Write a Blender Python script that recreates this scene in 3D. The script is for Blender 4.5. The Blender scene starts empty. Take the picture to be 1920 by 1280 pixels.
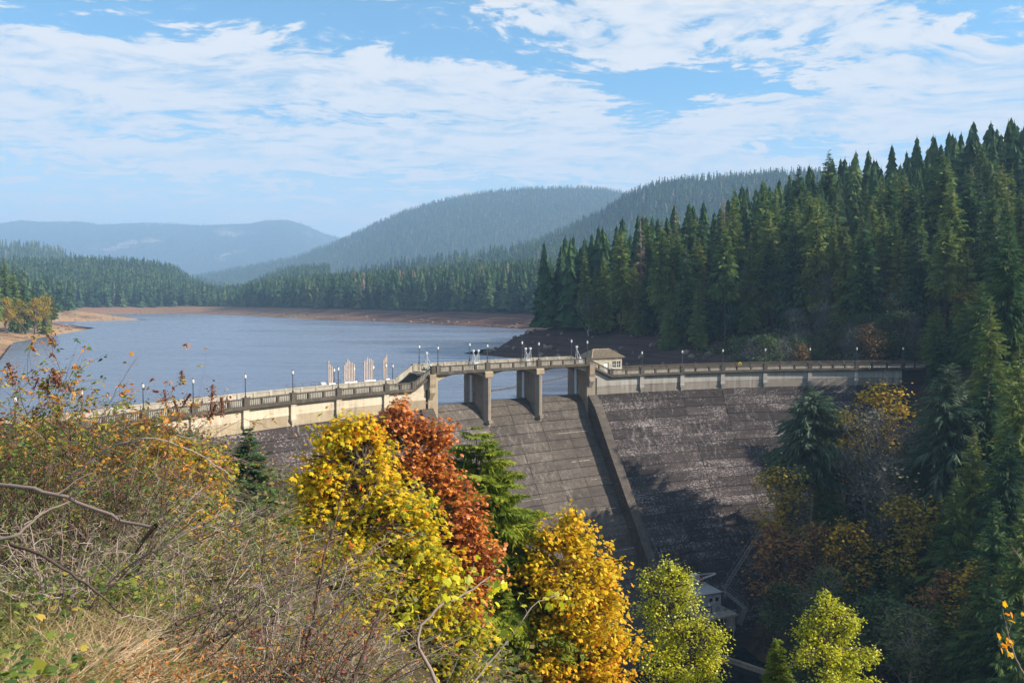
import bpy, bmesh, math, random
import numpy as np
from mathutils import Vector, Matrix

SC = bpy.context.scene
COL = SC.collection
rad = math.radians
CZ = 20.0                      # camera height above the lake surface (lake = z 0)
FPX = 1600.0                   # focal length in 1920-wide pixels
PITCH = math.atan(80 / 1600)

# ------------------------------------------------------------------ camera
cam = bpy.data.cameras.new('camera')
camo = bpy.data.objects.new('camera', cam)
COL.objects.link(camo)
camo.location = (0, 0, CZ)
camo.rotation_euler = (math.pi / 2 - PITCH, 0, 0)
cam.sensor_width = 36.0
cam.lens = FPX / 1920 * 36.0
cam.clip_start = 0.1
cam.clip_end = 60000
SC.camera = camo

# ------------------------------------------------------------------ sun, sky, exposure
SUN_EL = rad(31)
SUN_AZ = rad(96)               # clockwise from +Y (view direction): from the right, a touch behind
SUNV = Vector((math.sin(SUN_AZ) * math.cos(SUN_EL), math.cos(SUN_AZ) * math.cos(SUN_EL), math.sin(SUN_EL)))
sl = bpy.data.lights.new('sun', 'SUN')
sl.energy = 5.0
sl.angle = rad(0.5)
sl.color = (1.0, 0.91, 0.78)
so = bpy.data.objects.new('sun', sl)
COL.objects.link(so)
so.rotation_euler = SUNV.to_track_quat('Z', 'Y').to_euler()

SC.view_settings.view_transform = 'Standard'
SC.view_settings.look = 'None'
SC.view_settings.gamma = 1
SC.view_settings.use_curve_mapping = False
SC.view_settings.exposure = 1.12
SC.render.engine = 'CYCLES'
SC.cycles.use_denoising = True
SC.cycles.max_bounces = 5
SC.cycles.diffuse_bounces = 2
SC.cycles.glossy_bounces = 2
SC.cycles.transmission_bounces = 2
SC.cycles.transparent_max_bounces = 8
SC.cycles.volume_bounces = 0
SC.cycles.caustics_reflective = False
SC.cycles.caustics_refractive = False


class NT:
    """tiny helper for building node trees from expressions"""
    def __init__(s, tree):
        s.t = tree
        s.n = tree.nodes
        s.l = tree.links

    def node(s, typ, **kw):
        n = s.n.new(typ)
        for k, v in kw.items():
            setattr(n, k, v)
        return n

    def put(s, sock, v):
        if isinstance(v, bpy.types.NodeSocket):
            s.l.new(v, sock)
        elif v is not None:
            sock.default_value = v

    def m(s, op, a, b=None, c=None, clamp=False):
        n = s.node('ShaderNodeMath', operation=op, use_clamp=clamp)
        s.put(n.inputs[0], a)
        if b is not None:
            s.put(n.inputs[1], b)
        if c is not None:
            s.put(n.inputs[2], c)
        return n.outputs[0]

    def v(s, op, a, b=None):
        n = s.node('ShaderNodeVectorMath', operation=op)
        s.put(n.inputs[0], a)
        if b is not None:
            if op == 'SCALE':
                s.put(n.inputs['Scale'], b)
            else:
                s.put(n.inputs[1], b)
        return n.outputs['Value'] if op in ('DOT_PRODUCT', 'LENGTH') else n.outputs[0]

    def xyz(s, a):
        n = s.node('ShaderNodeSeparateXYZ')
        s.put(n.inputs[0], a)
        return n.outputs

    def comb(s, x, y, z):
        n = s.node('ShaderNodeCombineXYZ')
        for i, q in enumerate((x, y, z)):
            s.put(n.inputs[i], q)
        return n.outputs[0]

    def noise(s, vec, scale, detail=4, rough=0.55, dist=0.0, col=False):
        n = s.node('ShaderNodeTexNoise')
        s.put(n.inputs['Vector'], vec)
        n.inputs['Scale'].default_value = scale
        n.inputs['Detail'].default_value = detail
        n.inputs['Roughness'].default_value = rough
        n.inputs['Distortion'].default_value = dist
        return n.outputs['Color' if col else 'Fac']

    def map(s, x, a, b, c=0.0, d=1.0, smooth=True):
        n = s.node('ShaderNodeMapRange')
        if smooth:
            n.interpolation_type = 'SMOOTHSTEP'
        s.put(n.inputs[0], x)
        for i, q in enumerate((a, b, c, d)):
            s.put(n.inputs[i + 1], q)
        return n.outputs[0]

    def mix(s, f, a, b, typ='MIX'):
        n = s.node('ShaderNodeMix', data_type='RGBA', blend_type=typ)
        s.put(n.inputs[0], f)
        s.put(n.inputs[6], a if isinstance(a, bpy.types.NodeSocket) or len(a) == 4 else (*a, 1))
        s.put(n.inputs[7], b if isinstance(b, bpy.types.NodeSocket) or len(b) == 4 else (*b, 1))
        return n.outputs[2]

    def ramp(s, f, stops, interp='LINEAR'):
        n = s.node('ShaderNodeValToRGB')
        cr = n.color_ramp
        cr.interpolation = interp
        while len(cr.elements) < len(stops):
            cr.elements.new(0.5)
        for e, (p, c) in zip(cr.elements, stops):
            e.position = p
            e.color = (*c, 1)
        s.put(n.inputs[0], f)
        return n.outputs[0]


# world: physical sky with a layer of broken cloud
W = bpy.data.worlds.new('World')
SC.world = W
W.use_nodes = True
w = NT(W.node_tree)
w.n.clear()
sky = w.node('ShaderNodeTexSky', sky_type='NISHITA')
sky.sun_disc = False
sky.sun_elevation = SUN_EL
sky.sun_rotation = SUN_AZ
sky.altitude = 300
sky.air_density = 1.0
sky.dust_density = 0.6
sky.ozone_density = 1.2
dirv = w.node('ShaderNodeTexCoord').outputs['Generated']
D = w.xyz(dirv)
dz = w.m('MAXIMUM', D[2], 0.0)
k = w.m('DIVIDE', 1.0, w.m('ADD', dz, 0.10))
pl = w.comb(w.m('MULTIPLY', D[0], k), w.m('MULTIPLY', D[1], k), 0.0)


def blob(px, py, sx, sy, tilt=0.0):
    """an elliptical bank of cloud round one sky direction"""
    u, q = (px - 960) / FPX, (640 - py) / FPX
    fw = Vector((0, math.cos(PITCH), -math.sin(PITCH)))
    up = Vector((0, math.sin(PITCH), math.cos(PITCH)))
    d = (Vector((1, 0, 0)) * u + up * q + fw).normalized()
    r = d.cross(Vector((0, 0, 1))).normalized()
    t = r.cross(d).normalized()
    r, t = r * math.cos(tilt) + t * math.sin(tilt), t * math.cos(tilt) - r * math.sin(tilt)
    a = w.v('DOT_PRODUCT', dirv, tuple(r / (sx / FPX)))
    b = w.v('DOT_PRODUCT', dirv, tuple(t / (sy / FPX)))
    e = w.m('ADD', w.m('MULTIPLY', a, a), w.m('MULTIPLY', b, b))
    g = w.m('POWER', 2.718, w.m('MULTIPLY', e, -1.0))
    f = w.m('GREATER_THAN', w.v('DOT_PRODUCT', dirv, tuple(d)), 0.0)
    return w.m('MULTIPLY', g, f)


warp = w.v('SCALE', w.v('SUBTRACT', w.noise(pl, 1.3, 3, 0.5, col=True), (0.5, 0.5, 0.5)), 0.55)
plw = w.v('ADD', pl, warp)
stretch = w.v('MULTIPLY', plw, (0.75, 1.5, 1.0))
n1 = w.noise(stretch, 0.9, 9, 0.60)
n2 = w.noise(w.v('MULTIPLY', plw, (1.0, 1.5, 1.0)), 3.0, 8, 0.62)
n3 = w.noise(w.v('MULTIPLY', plw, (1.0, 1.5, 1.0)), 10.0, 5, 0.6)
dens = w.m('ADD', w.m('MULTIPLY', w.m('SUBTRACT', n1, 0.5), 1.0), w.m('MULTIPLY', w.m('SUBTRACT', n2, 0.5), 1.15))
dens = w.m('ADD', dens, w.m('MULTIPLY', w.m('SUBTRACT', n3, 0.5), 1.05))
cov = None
for (px, py, sx, sy, tl, amp) in [
        (1640, 195, 380, 75, -0.02, 0.30), (1850, 130, 180, 50, 0.25, 0.16),
        (1420, 20, 430, 40, -0.10, 0.30), (1720, 90, 150, 34, -0.32, 0.20),
        (1260, 92, 300, 26, -0.12, 0.26), (620, 140, 520, 42, -0.06, 0.26),
        (120, 110, 260, 90, 0.0, 0.24), (980, 235, 330, 60, -0.14, 0.22),
        (300, 255, 420, 70, 0.0, 0.21), (1000, 300, 600, 45, -0.05, 0.22),
        (150, 40, 150, 46, 0.1, -0.22), (760, 55, 230, 48, -0.1, -0.22),
        (1270, 165, 170, 45, 0.1, -0.30), (1860, 45, 110, 60, 0.0, -0.30),
        (1480, 280, 110, 26, -0.1, -0.24), (300, 345, 420, 22, 0.0, -0.10)]:
    t = w.m('MULTIPLY', blob(px, py, sx, sy, tl), amp)
    cov = t if cov is None else w.m('ADD', cov, t)
dens = w.m('ADD', dens, cov)
puff = w.m('ADD', w.m('MULTIPLY', n2, 0.6), w.m('MULTIPLY', n3, 0.4))
fac = w.map(dens, -0.055, 0.13)
fac = w.m('MULTIPLY', fac, w.map(D[2], 0.01, 0.09))
veil = w.m('MULTIPLY', w.map(D[2], 0.24, 0.0), 0.85)      # thin haze veil, thicker toward the horizon all round
fac = w.m('MULTIPLY', fac, w.map(puff, 0.37, 0.55, 0.50, 0.98))
tone = w.m('MULTIPLY', w.map(dens, -0.06, 0.16), w.map(puff, 0.38, 0.58, 0.25, 1.0))
cloudc = w.mix(tone, (3.4, 3.75, 4.0), (4.7, 4.6, 4.5))
skyc = w.mix(1.0, sky.outputs[0], (0.43, 0.81, 0.93), 'MULTIPLY')
bg = w.node('ShaderNodeBackground')
w.l.new(w.mix(veil, w.mix(fac, skyc, cloudc), (5.7, 5.45, 4.95)), bg.inputs[0])
bg.inputs[1].default_value = 0.10
w.l.new(bg.outputs[0], w.node('ShaderNodeOutputWorld').inputs[0])


# ------------------------------------------------------------------ projection helpers (photo pixel -> place)
def ray(px, py):
    p = PITCH
    u, q = (px - 960) / FPX, (640 - py) / FPX
    return np.array([u, math.cos(p) + q * math.sin(p), -math.sin(p) + q * math.cos(p)])


def at_z(px, py, z):
    r = ray(px, py)
    return np.array([0, 0, CZ]) + r * ((z - CZ) / r[2])


def at_y(px, py, y):
    r = ray(px, py)
    return np.array([0, 0, CZ]) + r * (y / r[1])


# ------------------------------------------------------------------ object helpers
def link(o, parent=None):
    COL.objects.link(o)
    if parent is not None:
        o.parent = parent
    return o


def tag(o, label=None, cat=None, group=None, kind=None):
    if label:
        o['label'] = label
    if cat:
        o['category'] = cat
    if group:
        o['group'] = group
    if kind:
        o['kind'] = kind
    return o


def thing(name, label, cat, loc=(0, 0, 0), rz=0.0, group=None):
    o = bpy.data.objects.new(name, None)
    o.empty_display_size = 0.5
    link(o)
    o.location = loc
    o.rotation_euler = (0, 0, rz)
    return tag(o, label, cat, group)


def obj(name, mesh, parent=None, kind=None):
    o = bpy.data.objects.new(name, mesh)
    link(o, parent)
    if kind:
        o['kind'] = kind
    return o


def np_mesh(name, V, F, mat, tint=None, smooth=False):
    """triangle or quad mesh straight from numpy arrays"""
    V = np.asarray(V, np.float32)
    F = np.asarray(F, np.int32)
    me = bpy.data.meshes.new(name)
    k = F.shape[1]
    me.vertices.add(len(V))
    me.vertices.foreach_set('co', V.ravel())
    me.loops.add(F.size)
    me.loops.foreach_set('vertex_index', F.ravel())
    me.polygons.add(len(F))
    me.polygons.foreach_set('loop_start', np.arange(0, F.size, k, dtype=np.int32))
    me.polygons.foreach_set('loop_total', np.full(len(F), k, np.int32))
    me.polygons.foreach_set('use_smooth', np.full(len(F), smooth, bool))
    if tint is not None:
        a = me.attributes.new('tint', 'FLOAT', 'POINT')
        a.data.foreach_set('value', np.asarray(tint, np.float32))
    me.materials.append(mat)
    me.update(calc_edges=True)
    return me


class MB:
    """collects small shapes into one mesh"""
    def __init__(s):
        s.v = []
        s.f = []

    def add(s, vs, fs):
        b = len(s.v)
        s.v += [tuple(map(float, p)) for p in vs]
        s.f += [tuple(b + i for i in f) for f in fs]

    def box(s, c, size, rz=0.0):
        cx, cy, cz = c
        hx, hy, hz = (q / 2 for q in size)
        cs, sn = math.cos(rz), math.sin(rz)
        vs = []
        for dz_ in (-hz, hz):
            for dx, dy in ((-hx, -hy), (hx, -hy), (hx, hy), (-hx, hy)):
                vs.append((cx + dx * cs - dy * sn, cy + dx * sn + dy * cs, cz + dz_))
        s.add(vs, [(3, 2, 1, 0), (4, 5, 6, 7), (0, 1, 5, 4), (1, 2, 6, 5), (2, 3, 7, 6), (3, 0, 4, 7)])

    def tube(s, pts, r0, r1=None, n=6, cap=True):
        pts = [Vector(p) for p in pts]
        r1 = r0 if r1 is None else r1
        vs, fs = [], []
        for i, p in enumerate(pts):
            d = (pts[min(i + 1, len(pts) - 1)] - pts[max(i - 1, 0)]).normalized()
            a = d.orthogonal().normalized() if abs(d.z) > 0.9 else d.cross(Vector((0, 0, 1))).normalized()
            b = d.cross(a)
            r = r0 + (r1 - r0) * i / max(1, len(pts) - 1)
            for j in range(n):
                t = 2 * math.pi * j / n
                vs.append(p + a * (r * math.cos(t)) + b * (r * math.sin(t)))
            if i:
                o = (i - 1) * n
                for j in range(n):
                    j2 = (j + 1) % n
                    fs.append((o + j, o + j2, o + n + j2, o + n + j))
        if cap:
            fs.append(tuple(range(n))[::-1])
            fs.append(tuple(range((len(pts) - 1) * n, len(pts) * n)))
        s.add(vs, fs)

    def lathe(s, prof, c, n=8):
        vs, fs = [], []
        for r, z in prof:
            for j in range(n):
                t = 2 * math.pi * j / n
                vs.append((c[0] + r * math.cos(t), c[1] + r * math.sin(t), c[2] + z))
        for i in range(len(prof) - 1):
            for j in range(n):
                j2 = (j + 1) % n
                fs.append((i * n + j, i * n + j2, (i + 1) * n + j2, (i + 1) * n + j))
        fs.append(tuple(range(n))[::-1])
        fs.append(tuple(range((len(prof) - 1) * n, len(prof) * n)))
        s.add(vs, fs)

    def mesh(s, name, mat, smooth=False):
        me = bpy.data.meshes.new(name)
        me.from_pydata(s.v, [], s.f)
        me.materials.append(mat)
        if smooth:
            me.polygons.foreach_set('use_smooth', np.ones(len(me.polygons), bool))
        me.update()
        bm = bmesh.new()
        bm.from_mesh(me)
        bmesh.ops.recalc_face_normals(bm, faces=bm.faces)
        bm.to_mesh(me)
        bm.free()
        return me

    def build(s, name, mat, parent=None, kind=None, smooth=False):
        return obj(name, s.mesh(name, mat, smooth), parent, kind)


class TM:
    """collects many template copies / thin tubes as triangles with a per-vertex tint"""
    def __init__(s):
        s.V, s.F, s.T, s.n = [], [], [], 0

    def raw(s, V, F, T):
        V = np.asarray(V, float).reshape(-1, 3)
        F = np.asarray(F, int).reshape(-1, 3)
        s.V.append(V)
        s.F.append(F + s.n)
        s.T.append(np.broadcast_to(np.asarray(T, float), (len(V),)) if np.ndim(T) == 0 else np.asarray(T, float))
        s.n += len(V)

    def place(s, tV, tF, pos, rot, scale, tint):
        """tV (k,3); pos (N,3); rot (N,3,3); scale (N,) or (N,3); tint (N,)"""
        N, k_ = len(pos), len(tV)
        if N == 0:
            return
        scale = np.asarray(scale, float)
        loc = tV[None] * (scale[:, None, None] if scale.ndim == 1 else scale[:, None, :])
        V = np.einsum('nij,nkj->nki', rot, loc) + pos[:, None, :]
        F = (tF[None] + (np.arange(N) * k_)[:, None, None]).reshape(-1, 3)
        s.raw(V.reshape(-1, 3), F, np.repeat(tint, k_))

    def tube(s, P, r0, r1, tint=0.5, n=3):
        P = np.asarray(P, float)
        m_ = len(P)
        d = np.gradient(P, axis=0)
        d /= np.linalg.norm(d, axis=1)[:, None] + 1e-9
        ref = np.where(np.abs(d[:, 2:3]) > 0.9, np.array([[1.0, 0, 0]]), np.array([[0, 0, 1.0]]))
        a = np.cross(d, ref)
        a /= np.linalg.norm(a, axis=1)[:, None] + 1e-9
        b = np.cross(d, a)
        r = np.linspace(r0, r1, m_)[:, None, None]
        t = np.arange(n) * 2 * math.pi / n
        V = P[:, None] + r * (a[:, None] * np.cos(t)[None, :, None] + b[:, None] * np.sin(t)[None, :, None])
        i, j = np.meshgrid(np.arange(m_ - 1), np.arange(n), indexing='ij')
        q0 = i * n + j
        q1 = i * n + (j + 1) % n
        F = np.concatenate([np.stack([q0, q1, q1 + n], -1).reshape(-1, 3), np.stack([q0, q1 + n, q0 + n], -1).reshape(-1, 3)])
        s.raw(V.reshape(-1, 3), F, tint)

    def build(s, name, mat, parent=None, kind=None, smooth=False):
        me = np_mesh(name, np.concatenate(s.V), np.concatenate(s.F), mat, np.concatenate(s.T), smooth)
        return obj(name, me, parent, kind)

    def mesh(s, name, mat, smooth=False):
        return np_mesh(name, np.concatenate(s.V), np.concatenate(s.F), mat, np.concatenate(s.T), smooth)


def frames(fwd, nrm):
    """rotation matrices whose local y is fwd and local z is near nrm"""
    y = fwd / (np.linalg.norm(fwd, axis=1)[:, None] + 1e-9)
    x = np.cross(y, nrm)
    x /= np.linalg.norm(x, axis=1)[:, None] + 1e-9
    z = np.cross(x, y)
    return np.stack([x, y, z], -1)


# ------------------------------------------------------------------ materials
def mat(name):
    m_ = bpy.data.materials.new(name)
    m_.use_nodes = True
    t = NT(m_.node_tree)
    t.n.clear()
    t.bsdf = t.node('ShaderNodeBsdfPrincipled')
    t.out = t.node('ShaderNodeOutputMaterial')
    t.l.new(t.bsdf.outputs[0], t.out.inputs[0])
    t.bsdf.inputs['Roughness'].default_value = 0.85
    t.bsdf.inputs['Specular IOR Level'].default_value = 0.25
    return m_, t


def flat(name, c, rough=0.7, metal=0.0, var=0.25, scale=6.0):
    m_, t = mat(name)
    o = t.node('ShaderNodeTexCoord').outputs['Object']
    n = t.noise(o, scale, 5, 0.6)
    lo = tuple(q * (1 - var) for q in c)
    hi = tuple(min(1, q * (1 + var)) for q in c)
    t.put(t.bsdf.inputs['Base Color'], t.mix(t.map(n, 0.3, 0.7), lo, hi))
    t.bsdf.inputs['Roughness'].default_value = rough
    t.bsdf.inputs['Metallic'].default_value = metal
    return m_


def bump(t, h, strength, dist):
    b = t.node('ShaderNodeBump')
    b.inputs['Strength'].default_value = strength
    b.inputs['Distance'].default_value = dist
    t.put(b.inputs['Height'], h)
    t.l.new(b.outputs[0], t.bsdf.inputs['Normal'])


def leafmat(name, stops, trans=0.35, rough=0.55, objvar=0.0, spec=0.3):
    """foliage: colour from the per-leaf tint, some light passing through"""
    m_, t = mat(name)
    a = t.node('ShaderNodeAttribute', attribute_name='tint').outputs['Fac']
    if objvar:
        r = t.node('ShaderNodeObjectInfo').outputs['Random']
        a = t.m('ADD', a, t.m('MULTIPLY', t.m('SUBTRACT', r, 0.5), objvar), clamp=True)
    c = t.ramp(a, stops)
    t.put(t.bsdf.inputs['Base Color'], c)
    t.bsdf.inputs['Roughness'].default_value = rough
    t.bsdf.inputs['Specular IOR Level'].default_value = spec
    if trans > 0:
        tr = t.node('ShaderNodeBsdfTranslucent')
        t.put(tr.inputs[0], c)
        mx = t.node('ShaderNodeMixShader')
        mx.inputs[0].default_value = trans
        t.l.new(t.bsdf.outputs[0], mx.inputs[1])
        t.l.new(tr.outputs[0], mx.inputs[2])
        t.l.new(mx.outputs[0], t.out.inputs[0])
    return m_


def concrete(name, base, dark, pale, pale_amt, streak=0.5, blockvar=0.25, speck=0.0, rust=0.0):
    m_, t = mat(name)
    o = t.node('ShaderNodeNewGeometry').outputs['Position']
    P = t.xyz(o)
    big = t.noise(o, 0.09, 4, 0.55)
    mid = t.noise(o, 0.55, 6, 0.65)
    fine = t.noise(o, 4.5, 6, 0.7)
    # vertical run-off streaks: noise squeezed along height
    st = t.noise(t.v('MULTIPLY', o, (1.6, 1.6, 0.10)), 1.0, 6, 0.65)
    lay = t.noise(t.v('MULTIPLY', o, (0.12, 0.12, 1.6)), 1.0, 5, 0.6)
    f = t.m('ADD', t.m('MULTIPLY', mid, 0.45), t.m('MULTIPLY', st, streak))
    f = t.m('ADD', f, t.m('MULTIPLY', lay, 0.25))
    f = t.m('ADD', f, t.m('MULTIPLY', fine, 0.25))
    lo = 0.30 + 0.3 * streak
    c = t.mix(t.map(f, lo, lo + 0.34), dark, base)
    if blockvar:
        r = t.node('ShaderNodeObjectInfo').outputs['Random']
        c = t.mix(1.0, c, t.mix(r, (1 - blockvar,) * 3, (1 + blockvar,) * 3), 'MULTIPLY')
    if speck:
        # lime bloom: broken pale flecks gathered in horizontal bands and patches
        fl = t.noise(t.v('MULTIPLY', o, (1.0, 1.0, 1.8)), 2.6, 7, 0.78)
        patch = t.noise(t.v('MULTIPLY', o, (0.6, 0.6, 1.3)), 0.22, 5, 0.7)
        band = t.noise(t.v('MULTIPLY', o, (0.07, 0.07, 1.3)), 1.0, 5, 0.7)
        g = t.m('ADD', fl, t.m('MULTIPLY', t.m('SUBTRACT', t.m('ADD', patch, band), 1.0), 0.34))
        if blockvar:
            g = t.m('ADD', g, t.m('MULTIPLY', t.m('SUBTRACT', r, 0.5), 0.05))
        c = t.mix(t.m('MULTIPLY', t.map(g, 0.565, 0.61), speck), c, pale)
    if pale_amt:
        g = t.m('ADD', t.m('MULTIPLY', st, 0.7), t.m('MULTIPLY', big, 0.5))
        c = t.mix(t.m('MULTIPLY', t.map(g, 0.64, 0.80), pale_amt), c, pale)
    if rust:
        g = t.noise(t.v('MULTIPLY', o, (0.8, 0.8, 0.15)), 1.0, 4, 0.6)
        c = t.mix(t.m('MULTIPLY', t.map(g, 0.52, 0.62), rust), c, (0.35, 0.17, 0.05))
    t.put(t.bsdf.inputs['Base Color'], c)
    t.bsdf.inputs['Roughness'].default_value = 0.92
    bump(t, t.m('ADD', t.m('MULTIPLY', fine, 0.5), mid), 0.5, 0.12)
    return m_


M = {}
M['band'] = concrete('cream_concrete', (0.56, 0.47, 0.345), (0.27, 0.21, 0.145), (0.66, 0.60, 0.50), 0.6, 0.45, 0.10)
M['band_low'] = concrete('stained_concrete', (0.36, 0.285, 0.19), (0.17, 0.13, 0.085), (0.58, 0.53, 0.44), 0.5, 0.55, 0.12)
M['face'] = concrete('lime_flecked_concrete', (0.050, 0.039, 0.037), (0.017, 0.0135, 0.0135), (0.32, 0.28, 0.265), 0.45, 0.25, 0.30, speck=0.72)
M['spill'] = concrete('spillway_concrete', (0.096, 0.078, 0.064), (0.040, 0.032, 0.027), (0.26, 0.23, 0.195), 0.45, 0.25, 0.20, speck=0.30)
M['rail'] = concrete('weathered_concrete', (0.100, 0.082, 0.062), (0.030, 0.024, 0.019), (0.28, 0.25, 0.21), 0.35, 0.45, 0.08)
M['rear'] = concrete('grey_concrete', (0.36, 0.32, 0.26), (0.15, 0.125, 0.095), (0.50, 0.47, 0.41), 0.6, 0.45, 0.10)
M['pier'] = concrete('pier_concrete', (0.25, 0.205, 0.16), (0.10, 0.08, 0.062), (0.40, 0.37, 0.32), 0.4, 0.5, 0.10)
M['abut'] = concrete('rust_stained_concrete', (0.27, 0.225, 0.175), (0.11, 0.09, 0.07), (0.55, 0.52, 0.46), 0.5, 0.5, 0.10, rust=0.5)
M['band_shade'] = concrete('shaded_band_concrete', (0.37, 0.34, 0.30), (0.20, 0.18, 0.155), (0.52, 0.50, 0.46), 0.4, 0.45, 0.08)  # cream band again for the right bays, their near-shadow put into the colour
M['band_shade_low'] = concrete('shaded_stained_concrete', (0.24, 0.205, 0.17), (0.095, 0.08, 0.066), (0.46, 0.44, 0.40), 0.5, 0.6, 0.12, speck=0.2)  # stained lower row of those bays, the same shade mixed into its colour
M['baluster'] = concrete('pale_baluster_concrete', (0.36, 0.32, 0.26), (0.17, 0.145, 0.115), (0.45, 0.42, 0.37), 0.3, 0.3, 0.05)
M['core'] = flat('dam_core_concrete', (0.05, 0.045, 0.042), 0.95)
M['steel'] = flat('dark_painted_steel', (0.09, 0.085, 0.08), 0.5, 0.3)
M['galv'] = flat('pale_galvanised_steel', (0.55, 0.56, 0.57), 0.45, 0.3)
M['lampglass'] = flat('milky_lamp_glass', (0.75, 0.72, 0.64), 0.35)
M['pipe'] = flat('weathered_pink_pipe', (0.52, 0.42, 0.36), 0.6, var=0.2, scale=2)
M['stairsteel'] = flat('dull_stair_steel', (0.26, 0.25, 0.24), 0.6, 0.2)
M['white'] = flat('off_white_paint', (0.70, 0.70, 0.68), 0.5, var=0.12)
M['wallpaint'] = flat('grey_painted_wall', (0.42, 0.42, 0.41), 0.8, var=0.28, scale=0.9)
M['stucco'] = flat('tan_stucco', (0.42, 0.36, 0.27), 0.9, var=0.22, scale=1.5)
M['tile'] = flat('clay_roof_tile', (0.30, 0.235, 0.16), 0.85, var=0.35, scale=3)
M['glass'] = flat('dark_window_glass', (0.02, 0.025, 0.03), 0.08)
M['metalroof'] = flat('grey_sheet_roof', (0.32, 0.32, 0.33), 0.5, 0.2)
M['red'] = flat('faded_red_paint', (0.45, 0.10, 0.05), 0.6)
M['yellow'] = flat('yellow_float', (0.70, 0.45, 0.03), 0.5)
M['ring'] = flat('faded_orange_ring', (0.70, 0.42, 0.28), 0.6)
M['log'] = flat('wet_boom_log', (0.06, 0.05, 0.045), 0.6)
M['bark'] = flat('bark', (0.10, 0.075, 0.055), 0.95, var=0.4, scale=3)
M['palebark'] = flat('pale_bark', (0.34, 0.30, 0.25), 0.9, var=0.35, scale=4)
M['greybark'] = flat('grey_lichen_bark', (0.15, 0.14, 0.12), 0.95, var=0.3, scale=3)
M['rock'] = flat('brown_rock', (0.20, 0.15, 0.12), 0.95, var=0.5, scale=0.6)
M['wire'] = flat('aluminium_wire', (0.55, 0.55, 0.55), 0.4, 0.5)

M['needle'] = leafmat('conifer_needles', [(0.0, (0.024, 0.062, 0.032)), (0.3, (0.068, 0.140, 0.048)), (0.65, (0.165, 0.230, 0.052)), (1.0, (0.235, 0.260, 0.060))], 0.38, 0.7, 0.7, 0.15)
M['needle_near'] = leafmat('fir_needles', [(0.0, (0.08, 0.13, 0.018)), (0.5, (0.22, 0.28, 0.028)), (1.0, (0.38, 0.41, 0.04))], 0.45, 0.6, 0.0, 0.2)
M['needle_pale'] = leafmat('pale_fir_needles', [(0.0, (0.05, 0.085, 0.05)), (0.5, (0.10, 0.15, 0.085)), (1.0, (0.22, 0.25, 0.17))], 0.25, 0.7, 0.2, 0.15)
M['deadneedle'] = leafmat('dead_twigs', [(0.0, (0.10, 0.07, 0.05)), (1.0, (0.26, 0.20, 0.15))], 0.1, 0.9, 0.2, 0.1)
M['forest'] = leafmat('forest_needles', [(0.0, (0.022, 0.058, 0.032)), (0.5, (0.060, 0.122, 0.046)), (0.9, (0.125, 0.180, 0.052)), (1.0, (0.24, 0.20, 0.12))], 0.3, 0.8, 0.0, 0.1)
M['lf_yellow'] = leafmat('golden_maple_leaves', [(0.0, (0.20, 0.26, 0.02)), (0.22, (0.42, 0.40, 0.02)), (0.5, (0.82, 0.60, 0.018)), (0.8, (0.84, 0.40, 0.012)), (1.0, (0.72, 0.15, 0.012))], 0.45)
M['lf_gold'] = leafmat('orange_gold_leaves', [(0.0, (0.32, 0.34, 0.02)), (0.2, (0.66, 0.52, 0.02)), (0.55, (0.90, 0.54, 0.015)), (0.85, (0.84, 0.28, 0.012)), (1.0, (0.58, 0.10, 0.012))], 0.45)
M['lf_red'] = leafmat('russet_leaves', [(0.0, (0.14, 0.045, 0.02)), (0.35, (0.36, 0.095, 0.025)), (0.75, (0.56, 0.17, 0.028)), (1.0, (0.74, 0.30, 0.035))], 0.35, 0.42, spec=0.5)
M['lf_lime'] = leafmat('lime_cottonwood_leaves', [(0.0, (0.24, 0.30, 0.015)), (0.5, (0.58, 0.58, 0.020)), (0.85, (0.80, 0.72, 0.030)), (1.0, (0.72, 0.48, 0.03))], 0.45, 0.40, spec=0.5)
M['lf_bush'] = leafmat('turning_bush_leaves', [(0.0, (0.10, 0.17, 0.02)), (0.4, (0.40, 0.36, 0.02)), (0.7, (0.70, 0.36, 0.015)), (1.0, (0.62, 0.16, 0.015))], 0.4)
M['lf_shrub'] = leafmat('shrub_leaves', [(0.0, (0.07, 0.13, 0.02)), (0.35, (0.22, 0.25, 0.03)), (0.6, (0.46, 0.30, 0.04)), (0.85, (0.58, 0.21, 0.03)), (1.0, (0.30, 0.07, 0.03))], 0.35)
M['lf_green'] = leafmat('bramble_leaves', [(0.0, (0.04, 0.085, 0.02)), (0.45, (0.12, 0.175, 0.03)), (0.8, (0.32, 0.33, 0.045)), (1.0, (0.50, 0.33, 0.06))], 0.35)
M['lf_rust'] = leafmat('rust_fern', [(0.0, (0.20, 0.07, 0.02)), (1.0, (0.50, 0.19, 0.03))], 0.3)
M['grass'] = leafmat('mixed_dry_grass', [(0.0, (0.09, 0.13, 0.02)), (0.3, (0.22, 0.22, 0.05)), (0.55, (0.40, 0.285, 0.145)), (1.0, (0.60, 0.44, 0.28))], 0.3)
M['twig'] = leafmat('dry_twigs', [(0.0, (0.055, 0.032, 0.024)), (0.45, (0.165, 0.112, 0.085)), (1.0, (0.38, 0.305, 0.25))], 0.0, 0.8, 0.0, 0.2)
M['tassel'] = leafmat('spent_flower_heads', [(0.0, (0.12, 0.05, 0.03)), (1.0, (0.34, 0.15, 0.09))], 0.2)
M['dk_yellow'] = leafmat('ochre_leaves', [(0.0, (0.16, 0.15, 0.02)), (0.5, (0.42, 0.30, 0.02)), (1.0, (0.62, 0.36, 0.02))], 0.35, 0.7, 0.4)
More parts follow.
